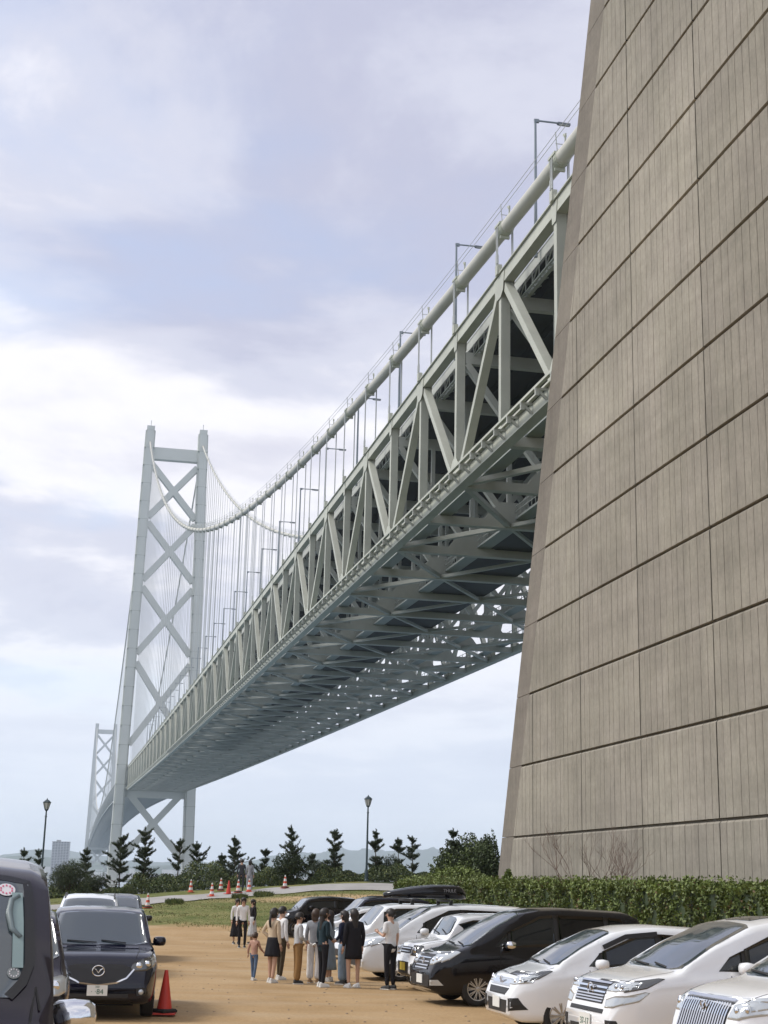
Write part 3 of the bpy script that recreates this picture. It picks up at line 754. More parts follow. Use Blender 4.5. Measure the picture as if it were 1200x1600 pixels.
for r_ in range(-1, 14):
    z0 = EYE+1.95+2.83*r_; z1 = z0+2.83
    if r_ == -1: z0 = ZB
    for ci, sa in enumerate(COLS):
        e0, e1 = s_edge(z0)-0.06, s_edge(z1)-0.06
        if sa > min(e0, e1)-0.1:
            continue
        slant = None
        nxt = sa+5.75
        if nxt > e1-0.15: slant = (e0, e1) if e0 < nxt+1.4 else (min(e0, nxt+1.2), e1)
        if slant and e0 >= nxt+1.4: pass
        vs, fs = panel_mesh(sa, z0, z1, slant)
        MB().add(vs, fs).build('panel', wallm, an)
# ================================================================== vehicles
glassm = mat('car_glass', (0.010, 0.014, 0.017), 0.03, 0, 0.5, coat=0.2)
screenm = mat('windscreen_glass', (0.035, 0.05, 0.06), 0.04, 0, 0.8, coat=0.8)
tintm = mat('privacy_glass', (0.004, 0.005, 0.006), 0.05, 0, 0.4, coat=0.0)
tyrem = mat('tyre_rubber', (0.022, 0.021, 0.02), 0.85, var=0.2, vscale=6)
rimm = mat('alloy_rim', (0.52, 0.53, 0.54), 0.25, 0.85)
rimd = mat('alloy_gap', (0.02, 0.02, 0.022), 0.6)
chromem = mat('chrome', (0.75, 0.76, 0.78), 0.10, 1.0)
trimm = mat('black_trim', (0.016, 0.016, 0.017), 0.5)
seamm = mat('panel_gap', (0.012, 0.012, 0.013), 0.9)
lampm = mat('headlamp_lens', (0.50, 0.54, 0.57), 0.06, 0.35, 0.8, coat=1.0)
lampd = mat('headlamp_bezel', (0.10, 0.105, 0.11), 0.15, 0.5, coat=1.0)
platem = mat('plate_white', (0.72, 0.73, 0.70), 0.5)
platey = mat('plate_yellow', (0.72, 0.55, 0.06), 0.5)
inkm = mat('plate_ink', (0.03, 0.12, 0.08), 0.6)
inkb = mat('plate_ink_black', (0.03, 0.03, 0.03), 0.6)
amberm = mat('amber_lens', (0.6, 0.22, 0.03), 0.2)
redm = mat('tail_lens', (0.35, 0.02, 0.02), 0.2)
dustm = mat('under_body', (0.02, 0.02, 0.02), 0.9)
PAINT = {
 'white': mat('paint_white', (0.82, 0.845, 0.87), 0.22, 0, 0.5, coat=1.0, var=0.025, vscale=1.5),
 'pearl': mat('paint_pearl', (0.84, 0.855, 0.87), 0.2, 0.05, 0.5, coat=1.0, var=0.02, vscale=1.5),
 'silver': mat('paint_silver', (0.50, 0.52, 0.54), 0.25, 0.45, 0.5, coat=1.0),
 'black': mat('paint_black', (0.005, 0.005, 0.007), 0.12, 0, 0.3, coat=0.35),
 'navy': mat('paint_navy', (0.006, 0.007, 0.018), 0.12, 0.0, 0.3, coat=0.45),
 'plum': mat('paint_plum', (0.012, 0.009, 0.016), 0.14, 0.0, 0.3, coat=0.4),
 'grey': mat('paint_grey', (0.16, 0.165, 0.18), 0.22, 0.3, 0.5, coat=1.0)}
def smooth_prof(pts, xs_, sig=0.045):
    P = np.array(pts, float); xf = np.linspace(P[0, 0]-0.3, P[-1, 0]+0.3, 900); yf = np.interp(xf, P[:, 0], P[:, 1])
    kx = np.arange(-40, 41)*(xf[1]-xf[0]); kk = np.exp(-0.5*(kx/sig)**2); kk /= kk.sum()
    return np.interp(xs_, xf, np.convolve(np.pad(yf, 40, mode='edge'), kk, 'valid'))
def car_body(S):
    L, W, H = S['L'], S['W'], S['H']
    xs_ = np.unique(np.round(np.r_[0, 0.015, 0.04, 0.08, 0.13, 0.19, 0.27, np.arange(0.36, L-0.3, 0.085), L-0.27, L-0.19, L-0.12, L-0.07, L-0.03, L-0.01, L], 4))
    zt = smooth_prof(S['top'], xs_, S.get('sig', 0.04)); zb = smooth_prof(S['belt'], xs_, 0.06)
    fr, rr = S.get('fround', 0.26), S.get('rround', 0.13)
    pl = np.ones(len(xs_))
    for i, x in enumerate(xs_):
        a = max(0, 1-x/0.75); b_ = max(0, 1-(L-x)/0.5); pl[i] = 1-fr*a**2.6-rr*b_**2.6
    zl0 = S.get('sill', 0.20); rings = []
    tum = S.get('tum', 0.2)
    for i, x in enumerate(xs_):
        w_ = W/2*pl[i]; t_ = zt[i]; low = zl0+0.10*max(0, 1-x/0.25)**2+0.14*max(0, 1-(L-x)/0.3)**2
        bb = min(zb[i], t_-0.055); hc = t_-bb
        bb = max(bb, low+0.2)
        crown = 0.035 if hc > 0.2 else 0.02
        mid = (low+bb)/2
        pts = [(0, low), (w_*0.86, low), (w_*0.945, low+0.04), (w_*0.975, low+0.14), (w_*0.995, mid-0.02), (w_*1.0, bb-(bb-mid)*0.45), (w_*0.985, bb-0.06), (w_*0.965, bb-0.012)]
        wb = w_*0.965
        if hc > 0.16:
            tt = tum*min(1, hc/0.55)
            pts += [(wb-0.03-tum*hc*0.15, bb+0.05), (wb-0.03-tum*hc*0.5, bb+hc*0.45), (wb-0.03-tum*hc*0.85, bb+hc*0.80), (wb-0.045-tum*hc, bb+hc*0.92), (wb-0.12-tum*hc, t_-crown), (w_*0.45, t_-crown*0.25), (0, t_)]
        else:
            f = hc
            pts += [(wb-0.012, bb+f*0.3), (wb-0.03, bb+f*0.5), (wb-0.06, bb+f*0.65), (wb-0.10, bb+f*0.78), (wb-0.18, bb+f*0.88), (w_*0.45, t_-0.006), (0, t_)]
        rings.append((x, pts))
    def dens(p):
        o = []
        for i in range(len(p)-1):
            o.append(p[i]); q = 3 if i in (3, 4, 5) else 2 if i == 6 else 1
            for j in range(1, q): o.append((p[i][0]+(p[i+1][0]-p[i][0])*j/q, p[i][1]+(p[i+1][1]-p[i][1])*j/q))
        return o+[p[-1]]
    rings = [(x, dens(p)) for x, p in rings]
    n_ = len(rings[0][1]); vs = []; fs = []
    for x, pts in rings:
        for y, z in pts: vs.append((L/2-x, y, z))
        for y, z in reversed(pts[1:-1]): vs.append((L/2-x, -y, z))
    m_ = 2*n_-2
    for i in range(len(rings)-1):
        for k in range(m_):
            k2 = (k+1) % m_; fs.append((i*m_+k, (i+1)*m_+k, (i+1)*m_+k2, i*m_+k2))
    for e, base_ in ((0, 0), (1, (len(rings)-1)*m_)):
        for k in range(n_-1):
            a, b_, c, d = base_+k, base_+k+1, base_+(m_-k-1) % m_, base_+(m_-k) % m_
            f = [a, b_, c, d] if k not in (0, n_-2) else ([a, b_, c] if k == 0 else [a, b_, d])
            if e: f = f[::-1]
            fs.append(tuple(f))
    return vs, fs
def cut_arches(S, vs, fs, name, m):
    L, W = S['L'], S['W']; me = bpy.data.meshes.new(name); me.from_pydata(vs, [], fs); me.materials.append(m); me.materials.append(dustm)
    me.polygons.foreach_set('use_smooth', [True]*len(me.polygons)); me.update()
    tmp = bpy.data.objects.new('tmp', me); COL.objects.link(tmp); cut = []
    for ax in S['axles']:
        for e in (-1, 1):
            b = MB(); b.lathe([(S['wr']+0.055, -0.16), (S['wr']+0.055, 0.3)], 36, 'Y', (L/2-ax, e*(W/2)+(-0.14 if e > 0 else 0.0), S['wr']+0.012))
            cm = b.mesh('cutter', dustm); c = bpy.data.objects.new('cutter', cm); COL.objects.link(c); cut.append(c)
            md = tmp.modifiers.new('b', 'BOOLEAN'); md.operation = 'DIFFERENCE'; md.object = c; md.solver = 'EXACT'
            try: md.material_mode = 'TRANSFER'
            except Exception: pass
    dg = bpy.context.evaluated_depsgraph_get(); ev = tmp.evaluated_get(dg); me2 = bpy.data.meshes.new_from_object(ev)
    for c in cut: bpy.data.objects.remove(c)
    bpy.data.objects.remove(tmp); me2.name = name
    me2.attributes.new('sharp_face', 'BOOLEAN', 'FACE') if False else None
    # keep the smooth normals of the uncut body on the painted skin
    from mathutils import geometry as _g
    tri = []; 
    for f in fs:
        for i in range(1, len(f)-1): tri.append((f[0], f[i], f[i+1]))
    VV = [Vector(v) for v in vs]; VN = [v.normal.copy() for v in me.vertices]; bvh = BVHTree.FromPolygons(VV, tri)
    nl = [None]*len(me2.loops); rimv = set()
    for p in me2.polygons:
        keep = p.material_index == 0
        for li in p.loop_indices:
            if keep:
                co = me2.vertices[me2.loops[li].vertex_index].co; h, n, ix, d = bvh.find_nearest(co)
                if d < 0.004 and n.dot(p.normal) > 0.5:
                    a, b, c = tri[ix]; q = _g.barycentric_transform(h, VV[a], VV[b], VV[c], VN[a], VN[b], VN[c]); nl[li] = q.normalized(); continue
            nl[li] = p.normal.copy()
    me2.normals_split_custom_set(nl)
    return me2
class Proj:
    """lays outlines onto a body surface: side ('L','R'), 'F' front, 'B' back, 'T' top"""
    def __init__(s, vs, fs, S): s.bvh = BVHTree.FromPolygons([Vector(v) for v in vs], fs); s.S = S
    def hit(s, ax, u, v):
        L, W, H = s.S['L'], s.S['W'], s.S['H']
        if ax in 'LR':
            e = 1 if ax == 'L' else -1; o = Vector((u, e*3, v)); d = Vector((0, -e, 0))
        elif ax == 'F': o = Vector((4, u, v)); d = Vector((-1, 0, 0))
        elif ax == 'B': o = Vector((-4, u, v)); d = Vector((1, 0, 0))
        else: o = Vector((u, v, 4)); d = Vector((0, 0, -1))
        h = s.bvh.ray_cast(o, d)
        if h[0] is None:
            h = s.bvh.find_nearest(o+d*3.0) if ax in 'LR' else s.bvh.find_nearest(o+d*(4-L/2 if ax in 'FB' else 4-H))
        nrm = h[1]
        if nrm.dot(d) > 0: nrm = -nrm
        return h[0], nrm
    def patch(s, ax, poly, off=0.006, nu=12, nv=6, thick=0.012, b=None):
        P = poly; us = sorted(set([p[0] for p in P])); u0, u1 = us[0], us[-1]
        U = sorted(set(us+[u0+(u1-u0)*i/nu for i in range(nu+1)]))
        U = [u for i, u in enumerate(U) if i == 0 or u-U[i-1] > 1e-4]
        if u1-U[-1] > 1e-6: U[-1] = u1
        U[0] += 1e-5; U[-1] -= 1e-5
        b = b or MB(); grid = []
        for u in U:
            c = []
            for i in range(len(P)):
                (a0, b0), (a1, b1) = P[i], P[(i+1) % len(P)]
                if (a0 <= u <= a1) or (a1 <= u <= a0):
                    if abs(a1-a0) > 1e-9: c.append(b0+(b1-b0)*(u-a0)/(a1-a0))
            if not c: c = [P[0][1]]
            lo, hi = min(c), max(c); col = []
            for j in range(nv+1):
                h, n = s.hit(ax, u, lo+(hi-lo)*j/nv); col.append((h+n*off, h+n*(off-thick)))
            grid.append(col)
        nU, nV = len(grid), nv+1; vs = [g[0] for c in grid for g in c]+[g[1] for c in grid for g in c]; q = nU*nV; fs = []
        for i in range(nU-1):
            for j in range(nV-1): a = i*nV+j; fs.append((a, a+nV, a+nV+1, a+1))
        for i in range(nU-1):
            for j in (0, nV-1): a = i*nV+j; fs.append((a, a+q, a+nV+q, a+nV))
        for j in range(nV-1):
            for i in (0, nU-1): a = i*nV+j; fs.append((a, a+1, a+1+q, a+q))
        return b.add(vs, fs)
    def line(s, ax, pts, wd=0.008, off=0.003, step=0.06, b=None, depth=0.006):
        b = b or MB(); Q = []
        for i in range(len(pts)-1):
            a, c = pts[i], pts[i+1]; n = max(1, int(math.hypot(c[0]-a[0], c[1]-a[1])/step))
            for k in range(n+(1 if i == len(pts)-2 else 0)): Q.append((a[0]+(c[0]-a[0])*k/n, a[1]+(c[1]-a[1])*k/n))
        L_, R_, M_ = [], [], []
        for i, p in enumerate(Q):
            h, n = s.hit(ax, *p); p0 = Q[max(0, i-1)]; p1 = Q[min(len(Q)-1, i+1)]
            h0, _ = s.hit(ax, *p0); h1, _ = s.hit(ax, *p1); t = (h1-h0)
            sd = n.cross(t).normalized() if t.length > 1e-6 else Vector((0, 0, 1))
            L_.append(h+sd*wd/2+n*off); R_.append(h-sd*wd/2+n*off)
        n_ = len(Q); b.add(L_+R_, [(i, i+1, n_+i+1, n_+i) for i in range(n_-1)]); return b
def wheel_mesh(r, wd, style):
    b = MB(); b.lathe([(r*0.66, -wd/2+0.01), (r*0.93, -wd/2), (r*0.985, -wd/2+0.02), (r, -wd/2+0.05), (r, wd/2-0.05), (r*0.985, wd/2-0.02), (r*0.93, wd/2), (r*0.72, wd/2+0.004), (r*0.67, wd/2-0.01)], 36, 'Y', cap=False)
    tyre = b.mesh('tyre', tyrem, True)
    b = MB(); b.mi = 0
    b.lathe([(r*0.665, wd/2-0.012), (r*0.685, wd/2+0.006), (r*0.63, wd/2+0.004), (r*0.60, wd/2-0.03), (r*0.60, -wd/2)], 36, 'Y', cap=False)
    b.lathe([(0.002, wd/2+0.012), (r*0.13, wd/2+0.010), (r*0.16, wd/2-0.01)], 16, 'Y', cap=False)
    n, dual, wdt = style
    for i in range(n):
        for q in ((-1, 1) if dual else (0,)):
            an = 2*math.pi*i/n; a2 = an+q*dual
            p0 = Vector((math.cos(an+q*dual*0.3)*r*0.10, wd/2-0.008, math.sin(an+q*dual*0.3)*r*0.10)); p1 = Vector((math.cos(a2)*r*0.63, wd/2-0.002, math.sin(a2)*r*0.63))
            b.bar(p0, p1, wdt, 0.03, Vector((0, 1, 0)).cross(p1-p0))
    b.mi = 1; b.lathe([(0.001, wd/2-0.075), (r*0.60, wd/2-0.075)], 24, 'Y', cap=False)
    rim = b.mesh('rim', [rimm, rimd], False)
    return tyre, rim
def add_text(txt, size, m, parent, mtx, name='lettering', ext=0.002):
    cu = bpy.data.curves.new('t', 'FONT'); cu.body = txt; cu.size = size; cu.align_x = 'CENTER'; cu.align_y = 'CENTER'; cu.extrude = ext; cu.resolution_u = 3
    o = bpy.data.objects.new('t', cu); COL.objects.link(o); dg = bpy.context.evaluated_depsgraph_get(); me = bpy.data.meshes.new_from_object(o.evaluated_get(dg))
    bpy.data.objects.remove(o); me.materials.clear(); me.materials.append(m); me.name = name
    p = link(name, me, parent); p.matrix_local = mtx; return p
def car(S, loc, head, label, cat='car', group=None, name='parked_car', extra=None):
    """S: shape, loc: ground point under the middle of the front bumper, head: direction of the nose (world angle)"""
    L, W, H = S['L'], S['W'], S['H']; hd = Vector((math.cos(head), math.sin(head), 0)); c = Vector(loc)-hd*(L/2)
    zf = G(loc[0], loc[1]); bk = Vector(loc)-hd*L; zr = G(bk.x, bk.y)
    root = empty(name, (c.x, c.y, (zf+zr)/2+0.004), 0, label, cat, group)
    root.rotation_euler = (0, -math.atan2(zf-zr, L), head)
    paint = PAINT[S['paint']]
    vs, fs = car_body(S); me = cut_arches(S, vs, fs, 'body', paint); body = link('body', me, root); P = Proj(vs, fs, S)
    X = lambda t: L/2-t
    ub = MB(); ub.box((0, 0, 0.30), (L*0.8, W*0.62, 0.2)); ub.build('underbody', dustm, root)
    # side glass
    for sd in 'LR':
        e = 1 if sd == 'L' else -1
        for gi, (poly, dark) in enumerate(S['glass']):
            o = P.patch(sd, [(X(a), z) for a, z in poly], 0.006, 12, 6).build('side_window', tintm if dark else glassm, root, smooth=True)
        if 'pillar' in S:
            for poly in S['pillar']: P.patch(sd, [(X(a), z) for a, z in poly], 0.0075, 3, 6).build('pillar_trim', trimm, root, smooth=True)
        b = MB()
        for ln in S.get('seams', []): P.line(sd, [(X(a), z) for a, z in ln], 0.014, 0.0035, b=b)
        b.build('door_seam', seamm, root)
        for (a, z) in S.get('handles', []):
            h, n = P.hit(sd, X(a), z); b = MB(); b.bar(h+n*0.03+Vector((0.09, 0, 0)), h+n*0.03-Vector((0.09, 0, 0)), 0.02, 0.03); b.bar(h+Vector((0.085, 0, 0)), h+n*0.03+Vector((0.085, 0, 0)), 0.03, 0.02); b.bar(h-Vector((0.085, 0, 0)), h+n*0.03-Vector((0.085, 0, 0)), 0.03, 0.02)
            b.build('door_handle', chromem if S.get('chrome_handle') else paint, root)
        # belt line moulding
        if S.get('moulding'):
            b = MB(); P.line(sd, [(X(a), z) for a, z in S['moulding']], 0.022, 0.008, b=b); b.build('belt_moulding', chromem if S.get('chrome_belt') else trimm, root)
        # mirror
        if S.get('no_mirror'): continue
        ma, mz = S['mirror']; h, n = P.hit(sd, X(ma), mz); b = MB(); o_ = h+Vector((0.0, e*0.15, 0.05+S.get('mdz', 0)))
        prof = [(-0.10, 0.55), (-0.08, 0.85), (0.0, 1.0), (0.07, 0.85), (0.10, 0.4)]
        vs_ = []; fs_ = []
        for i, (xx, k) in enumerate(prof):
            for j in range(12):
                an = 2*math.pi*j/12; cy2 = math.copysign(abs(math.cos(an))**0.6, math.cos(an)); cz2 = math.copysign(abs(math.sin(an))**0.6, math.sin(an))
                vs_.append(o_+Vector((xx, e*(0.0)+cy2*0.115*k, cz2*0.082*k)))
        for i in range(4):
            for j in range(12): fs_.append((i*12+j, i*12+(j+1) % 12, (i+1)*12+(j+1) % 12, (i+1)*12+j))
        fs_ += [tuple(range(11, -1, -1)), tuple(48+j for j in range(12))]
        b.add(vs_, fs_); mm = {'paint': paint, 'chrome': chromem, 'black': trimm}[S.get('mirror_mat', 'paint')]
        mo = b.build('wing_mirror', mm, root, smooth=True)
        b = MB(); b.bar(h-n*0.02, o_+Vector((0, -e*0.06, -0.05)), 0.06, 0.04); b.build('mirror_stalk', trimm, mo)
        # lamps on the corner
    for i_, (poly, m_) in enumerate(S.get('flamp', [])):
        for e in (-1, 1):
            pp = [(e*a, z) for a, z in poly]; o = P.patch('F', pp, 0.006, 12, 5).build('headlight', {'l': lampm, 'd': lampd, 'c': chromem, 'k': trimm, 'a': amberm}[m_], root, smooth=True)
            if m_ in 'ld' and S.get('projector'):
                for (py, pz, pr) in S['projector']:
                    h, n = P.hit('F', e*py, pz); b = MB(); b.lathe([(0.001, 0.02), (pr*0.8, 0.016), (pr, 0.0)], 14, 'X', (0, 0, 0), cap=False); b.build('reflector', chromem, o, smooth=True, loc=tuple(h+n*0.004))
    for i_, (poly, m_) in enumerate(S.get('slamp', [])):
        for sd in 'LR': P.patch(sd, [(X(a), z) for a, z in poly], 0.006, 10, 5).build('headlight', {'l': lampm, 'd': lampd}[m_], root, smooth=True)
    for poly, m_, nm in S.get('front', []):
        P.patch('F', poly, 0.006, 10, 5).build(nm, {'k': trimm, 'c': chromem, 'p': paint, 'l': lampm, 'd': lampd}[m_], root, smooth=False)
        if poly[0][0] != 0 and S.get('sym', True) and all(p[0] > 0 for p in poly):
            P.patch('F', [(-a, z) for a, z in poly], 0.006, 10, 5).build(nm, {'k': trimm, 'c': chromem, 'p': paint, 'l': lampm, 'd': lampd}[m_], root)
    b = MB()
    for ln, wd_ in S.get('bars', []): P.line('F', ln, wd_, 0.018, 0.05, b=b)
    if b.v: b.build('grille_bar', chromem, root)
    b = MB()
    for ln in S.get('fseams', []): P.line('F', ln, 0.010, 0.0035, b=b)
    for ln in S.get('tseams', []): P.line('T', [(X(a), y) for a, y in ln], 0.010, 0.0035, b=b)
    if b.v: b.build('hood_seam', seamm, root)
    # windscreen and back glass
    P.patch('T', [(X(a), y) for a, y in S['screen']], 0.007, 16, 14, 0.01).build('windscreen', screenm, root, smooth=True)
    a0 = min(a for a, y in S['screen']); ys_ = max(y for a, y in S['screen'])
    b = MB()
    for yy in (-0.05, 0.45):
        h, n = P.hit('T', X(a0+0.03), yy); h2, n2 = P.hit('T', X(a0+0.09), yy-0.42 if yy > 0 else yy-0.50); b.bar(h+n*0.025, h2+n2*0.02, 0.018, 0.018)
    b.build('wiper', trimm, root)
    if 'rear' in S: P.patch('B', S['rear'], 0.006, 8, 4).build('rear_window', tintm, root, smooth=True)
    if 'tail' in S:
        for e in (-1, 1): P.patch('B', [(e*a, z) for a, z in S['tail']], 0.006, 4, 5).build('tail_light', redm, root)
    # badge
    if 'badge' in S:
        y, z, rad, kind = S['badge']; h, n = P.hit('F', y, z); h = Vector((h.x+0.028, y, z))
        b = MB(); ring = [h+Vector((0, math.cos(t)*rad*1.18, math.sin(t)*rad)) for t in np.linspace(0, 2*math.pi, 25)]
        b.tube(ring, rad*0.11, 6, cap=False)
        if kind == 'wing':
            for e in (-1, 1):
                b.tube([h+Vector((0, 0, -rad*0.42)), h+Vector((0, e*rad*0.38, rad*0.12)), h+Vector((0, e*rad*0.95, rad*0.45)), h+Vector((0, e*rad*1.08, rad*0.2))], [rad*0.16, rad*0.14, rad*0.10, rad*0.06], 6)
        elif kind == 'oval':
            b.tube([h+Vector((0, math.cos(t)*rad*0.5, math.sin(t)*rad*0.85)) for t in np.linspace(0, 2*math.pi, 17)], rad*0.09, 6, cap=False)
            b.tube([h+Vector((0, math.cos(t)*rad*0.95, rad*0.35+math.sin(t)*rad*0.3)) for t in np.linspace(0, 2*math.pi, 17)], rad*0.08, 6, cap=False)
        elif kind == 'h':
            for e in (-1, 1): b.bar(h+Vector((0, e*rad*0.45, rad*0.7)), h+Vector((0, e*rad*0.38, -rad*0.7)), rad*0.24, rad*0.2)
            b.bar(h+Vector((0, -rad*0.4, 0)), h+Vector((0, rad*0.4, 0)), rad*0.2, rad*0.2)
        elif kind == 's':
            for e in (-1, 1): b.bar(h+Vector((0, e*rad*0.7, e*rad*0.2)), h+Vector((0, -e*rad*0.1, e*rad*0.6)), rad*0.22, rad*0.25)
            b.bar(h+Vector((0, -rad*0.7, rad*0.35)), h+Vector((0, rad*0.7, -rad*0.35)), rad*0.22, rad*0.25)
        elif kind == 'v':
            for e in (-1, 1): b.bar(h+Vector((0, 0, -rad*0.7)), h+Vector((0, e*rad*0.75, rad*0.6)), rad*0.2, rad*0.2)
        b.build('badge', chromem, root)
    # plate
    if 'plate' in S:
        y, z, m_, big, small = S['plate']; h, n = P.hit('F', y, z); hx = max(P.hit('F', y, z+dz)[0].x for dz in (-0.07, 0, 0.07))+0.018
        b = MB(); b.box((0, 0, 0), (0.012, 0.33, 0.165)); pl_ = b.build('number_plate', {'w': platem, 'y': platey}[m_], root, loc=(hx, y, z))
        mt = Matrix(((0, 0, 1, 0.0075), (1, 0, 0, 0), (0, 1, 0, 0), (0, 0, 0, 1)))
        if big: add_text(big, 0.115, inkm if m_ == 'w' else inkb, pl_, Matrix.Translation((0, 0, -0.022)) @ mt)
        if small: add_text(small, 0.045, inkm if m_ == 'w' else inkb, pl_, Matrix.Translation((0, 0, 0.055)) @ mt)
    # wheels
    tyre, rim = wheel_mesh(S['wr'], 0.21, S.get('rim', (5, 0.16, 0.03)))
    for ax in S['axles']:
        for e in (-1, 1):
            o = link('wheel', tyre, root, (X(ax), e*(W/2-0.125), S['wr']), (0, 0, 0 if e > 0 else math.pi)); link('rim', rim, o)
    # roof rails
    if S.get('rails'):
        b = MB()
        for e in (-1, 1): b.tube([(X(a), e*(W/2-0.26), P.hit('T', X(a), e*(W/2-0.26))[0].z+(0.05 if 0 < i < 5 else 0.0)) for i, a in enumerate(np.linspace(S['rails'][0], S['rails'][1], 6))], 0.018, 6)
        b.build('roof_rails', chromem if S.get('rail_chrome') else trimm, root)
    if S.get('visor'):
        for sd in 'LR':
            b = MB(); P.line(sd, [(X(a), z) for a, z in S['visor']], 0.075, 0.03, b=b); b.build('window_visor', trimm, root)
    if S.get('cladding'):
        for sd in 'LR':
            b = MB()
            for ax in S['axles']:
                P.line(sd, [(X(ax)+math.cos(t)*(S['wr']+0.10), S['wr']+0.01+math.sin(t)*(S['wr']+0.10)) for t in np.linspace(-0.1, math.pi+0.1, 20)], 0.09, 0.008, b=b)
            b.build('arch_cladding', trimm, root)
    # exhaust-side sill trim
    if S.get('sillbar'):
        for sd in 'LR':
            b = MB(); P.line(sd, [(X(S['axles'][0]+0.45), S['sillbar']), (X(S['axles'][1]-0.45), S['sillbar'])], 0.05, 0.008, b=b); b.build('sill_trim', trimm, root)
    # washer on tyre arch lips: a thin edge so that the arch does not read as a bare hole
    return root, P, X
def minivan(**k):
    """three-row van, one-box profile"""
    L, W, H = k['L'], k['W'], k['H']; hz_ = k.get('hood', 1.0); A = k.get('scr0', 0.62); B_ = k.get('scr1', 1.72)
    S = dict(L=L, W=W, H=H, sill=0.2, wr=0.33,
        top=[(0, 0.55), (0.03, 0.62), (0.05, hz_-0.20), (0.16, hz_-0.10), (0.42, hz_-0.01), (A+0.05, hz_+0.07), ((A+B_)/2, (hz_+0.07+H)/2-0.02), (B_, H-0.10), (B_+0.45, H-0.02), (L*0.6, H), (L-0.55, H-0.05), (L-0.26, H-0.16), (L-0.10, 1.05), (L-0.03, 0.9), (L, 0.5)],
        belt=[(0, 0.60), (0.15, hz_-0.18), (0.6, hz_-0.05), (1.5, hz_+0.03), (L*0.6, hz_+0.06), (L, hz_+0.10)], sig=0.05)
    bz = lambda a: hz_+0.06+0.02*(a-1.0)
    rz = lambda a: np.interp(a, [A+0.3, B_+0.1, B_+0.5, L*0.6, L-0.6], [hz_+0.34, H-0.23, H-0.15, H-0.14, H-0.19])
    dA = k.get('doorA', 1.45); dB = dA+1.02; dC = dB+1.1
    S['glass'] = [([(A+0.62, bz(1.1)+0.02), (A+0.80, hz_+0.26), (dA-0.03, rz(dA-0.04)-0.15), (dA-0.03, bz(dA))], False),
                  ([(dA+0.02, bz(dA)), (dA+0.02, rz(dA)-0.13), (B_+0.42, rz(B_+0.42)), (dB-0.06, rz(dB)), (dB-0.03, bz(dB))], k.get('tintA', False)),
                  ([(dB+0.05, bz(dB)), (dB+0.05, rz(dB)), (dC-0.04, rz(dC)), (dC-0.02, bz(dC))], True),
                  ([(dC+0.05, bz(dC)), (dC+0.05, rz(dC)), (L-0.72, rz(L-0.7)-0.01), (L-0.36, bz(L)+0.04)], True)]
    S['pillar'] = [[(dA-0.035, bz(dA)), (dA-0.035, rz(dA)-0.16), (dA+0.025, rz(dA)-0.14), (dA+0.025, bz(dA))], [(dB-0.04, bz(dB)), (dB-0.07, rz(dB)), (dB+0.06, rz(dB)), (dB+0.06, bz(dB))], [(dC-0.03, bz(dC)), (dC-0.05, rz(dC)), (dC+0.06, rz(dC)), (dC+0.06, bz(dC))]]
    S['seams'] = [[(dA-0.25, 0.32), (dA-0.22, bz(dA)-0.05)], [(dB, 0.3), (dB, bz(dB)-0.03)], [(dC+0.02, 0.62), (dC, bz(dC)-0.03)], [(dA-0.25, 0.30), (dC-0.25, 0.30)], [(dC-0.2, bz(dC)-0.10), (L-0.2, bz(L)-0.12)]]
    S['handles'] = [(dB-0.17, 0.93), (dB+0.18, 0.93)]
    wS = W/2-0.16
    S['screen'] = [(A+0.05, 0), (A+0.07, wS*0.78), (A+0.14, wS+0.01), (B_-0.02, wS-0.10), (B_+0.03, wS-0.22), (B_+0.05, 0), (B_+0.03, -wS+0.22), (B_-0.02, -wS+0.10), (A+0.14, -wS-0.01), (A+0.07, -wS*0.78)]
    S['rear'] = [(-0.62, 1.12), (-0.55, H-0.3), (0.55, H-0.3), (0.62, 1.12)]; S['tail'] = [(0.55, 0.85), (0.60, H-0.4), (0.70, H-0.4), (0.74, 0.85)]
    S['mirror'] = (dA-0.06, bz(dA)+0.0); S['axles'] = (0.90, L-0.98) if 'axles' not in k else k['axles']
    S['tseams'] = [[(0.12, -0.62), (0.55, -0.70), (A+0.05, -0.72)], [(0.12, 0.62), (0.55, 0.70), (A+0.05, 0.72)]]
    S.update({a: b for a, b in k.items() if a not in S or a in ('wr', 'sill', 'axles', 'tintA')}); S.update(k.get('over', {}))
    return S
# ================================================================== people
def skin_mesh(name, V, Ed, Rd, m, sub=2, root=0):
    me = bpy.data.meshes.new(name+'_s'); me.from_pydata([tuple(v) for v in V], Ed, []); o = bpy.data.objects.new('sk', me); COL.objects.link(o)
    md = o.modifiers.new('s', 'SKIN'); md.use_smooth_shade = True
    if not me.skin_vertices: raise RuntimeError('no skin layer')
    for i, sv in enumerate(me.skin_vertices[0].data):
        r_ = Rd[i]; sv.radius = r_ if isinstance(r_, tuple) else (r_, r_); sv.use_root = (i == root)
    if sub: s_ = o.modifiers.new('u', 'SUBSURF'); s_.levels = sub; s_.render_levels = sub
    dg = bpy.context.evaluated_depsgraph_get(); m2 = bpy.data.meshes.new_from_object(o.evaluated_get(dg)); bpy.data.objects.remove(o)
    m2.name = name; m2.materials.clear(); m2.materials.append(m); return m2
SKIN = mat('skin', (0.50, 0.31, 0.22), 0.55, var=0.03, vscale=8)
HAIRB = mat('hair_black', (0.016, 0.012, 0.010), 0.5); HAIRBR = mat('hair_brown', (0.05, 0.028, 0.016), 0.5)
EYEM = mat('eye_dark', (0.02, 0.015, 0.012), 0.3); LIPM = mat('lips', (0.32, 0.13, 0.11), 0.5)
def cloth(n, c, v=0.12): return mat('cloth_'+n, c, 0.9, var=v, vscale=6, bump=0.5, bscale=14, spec=0.2)
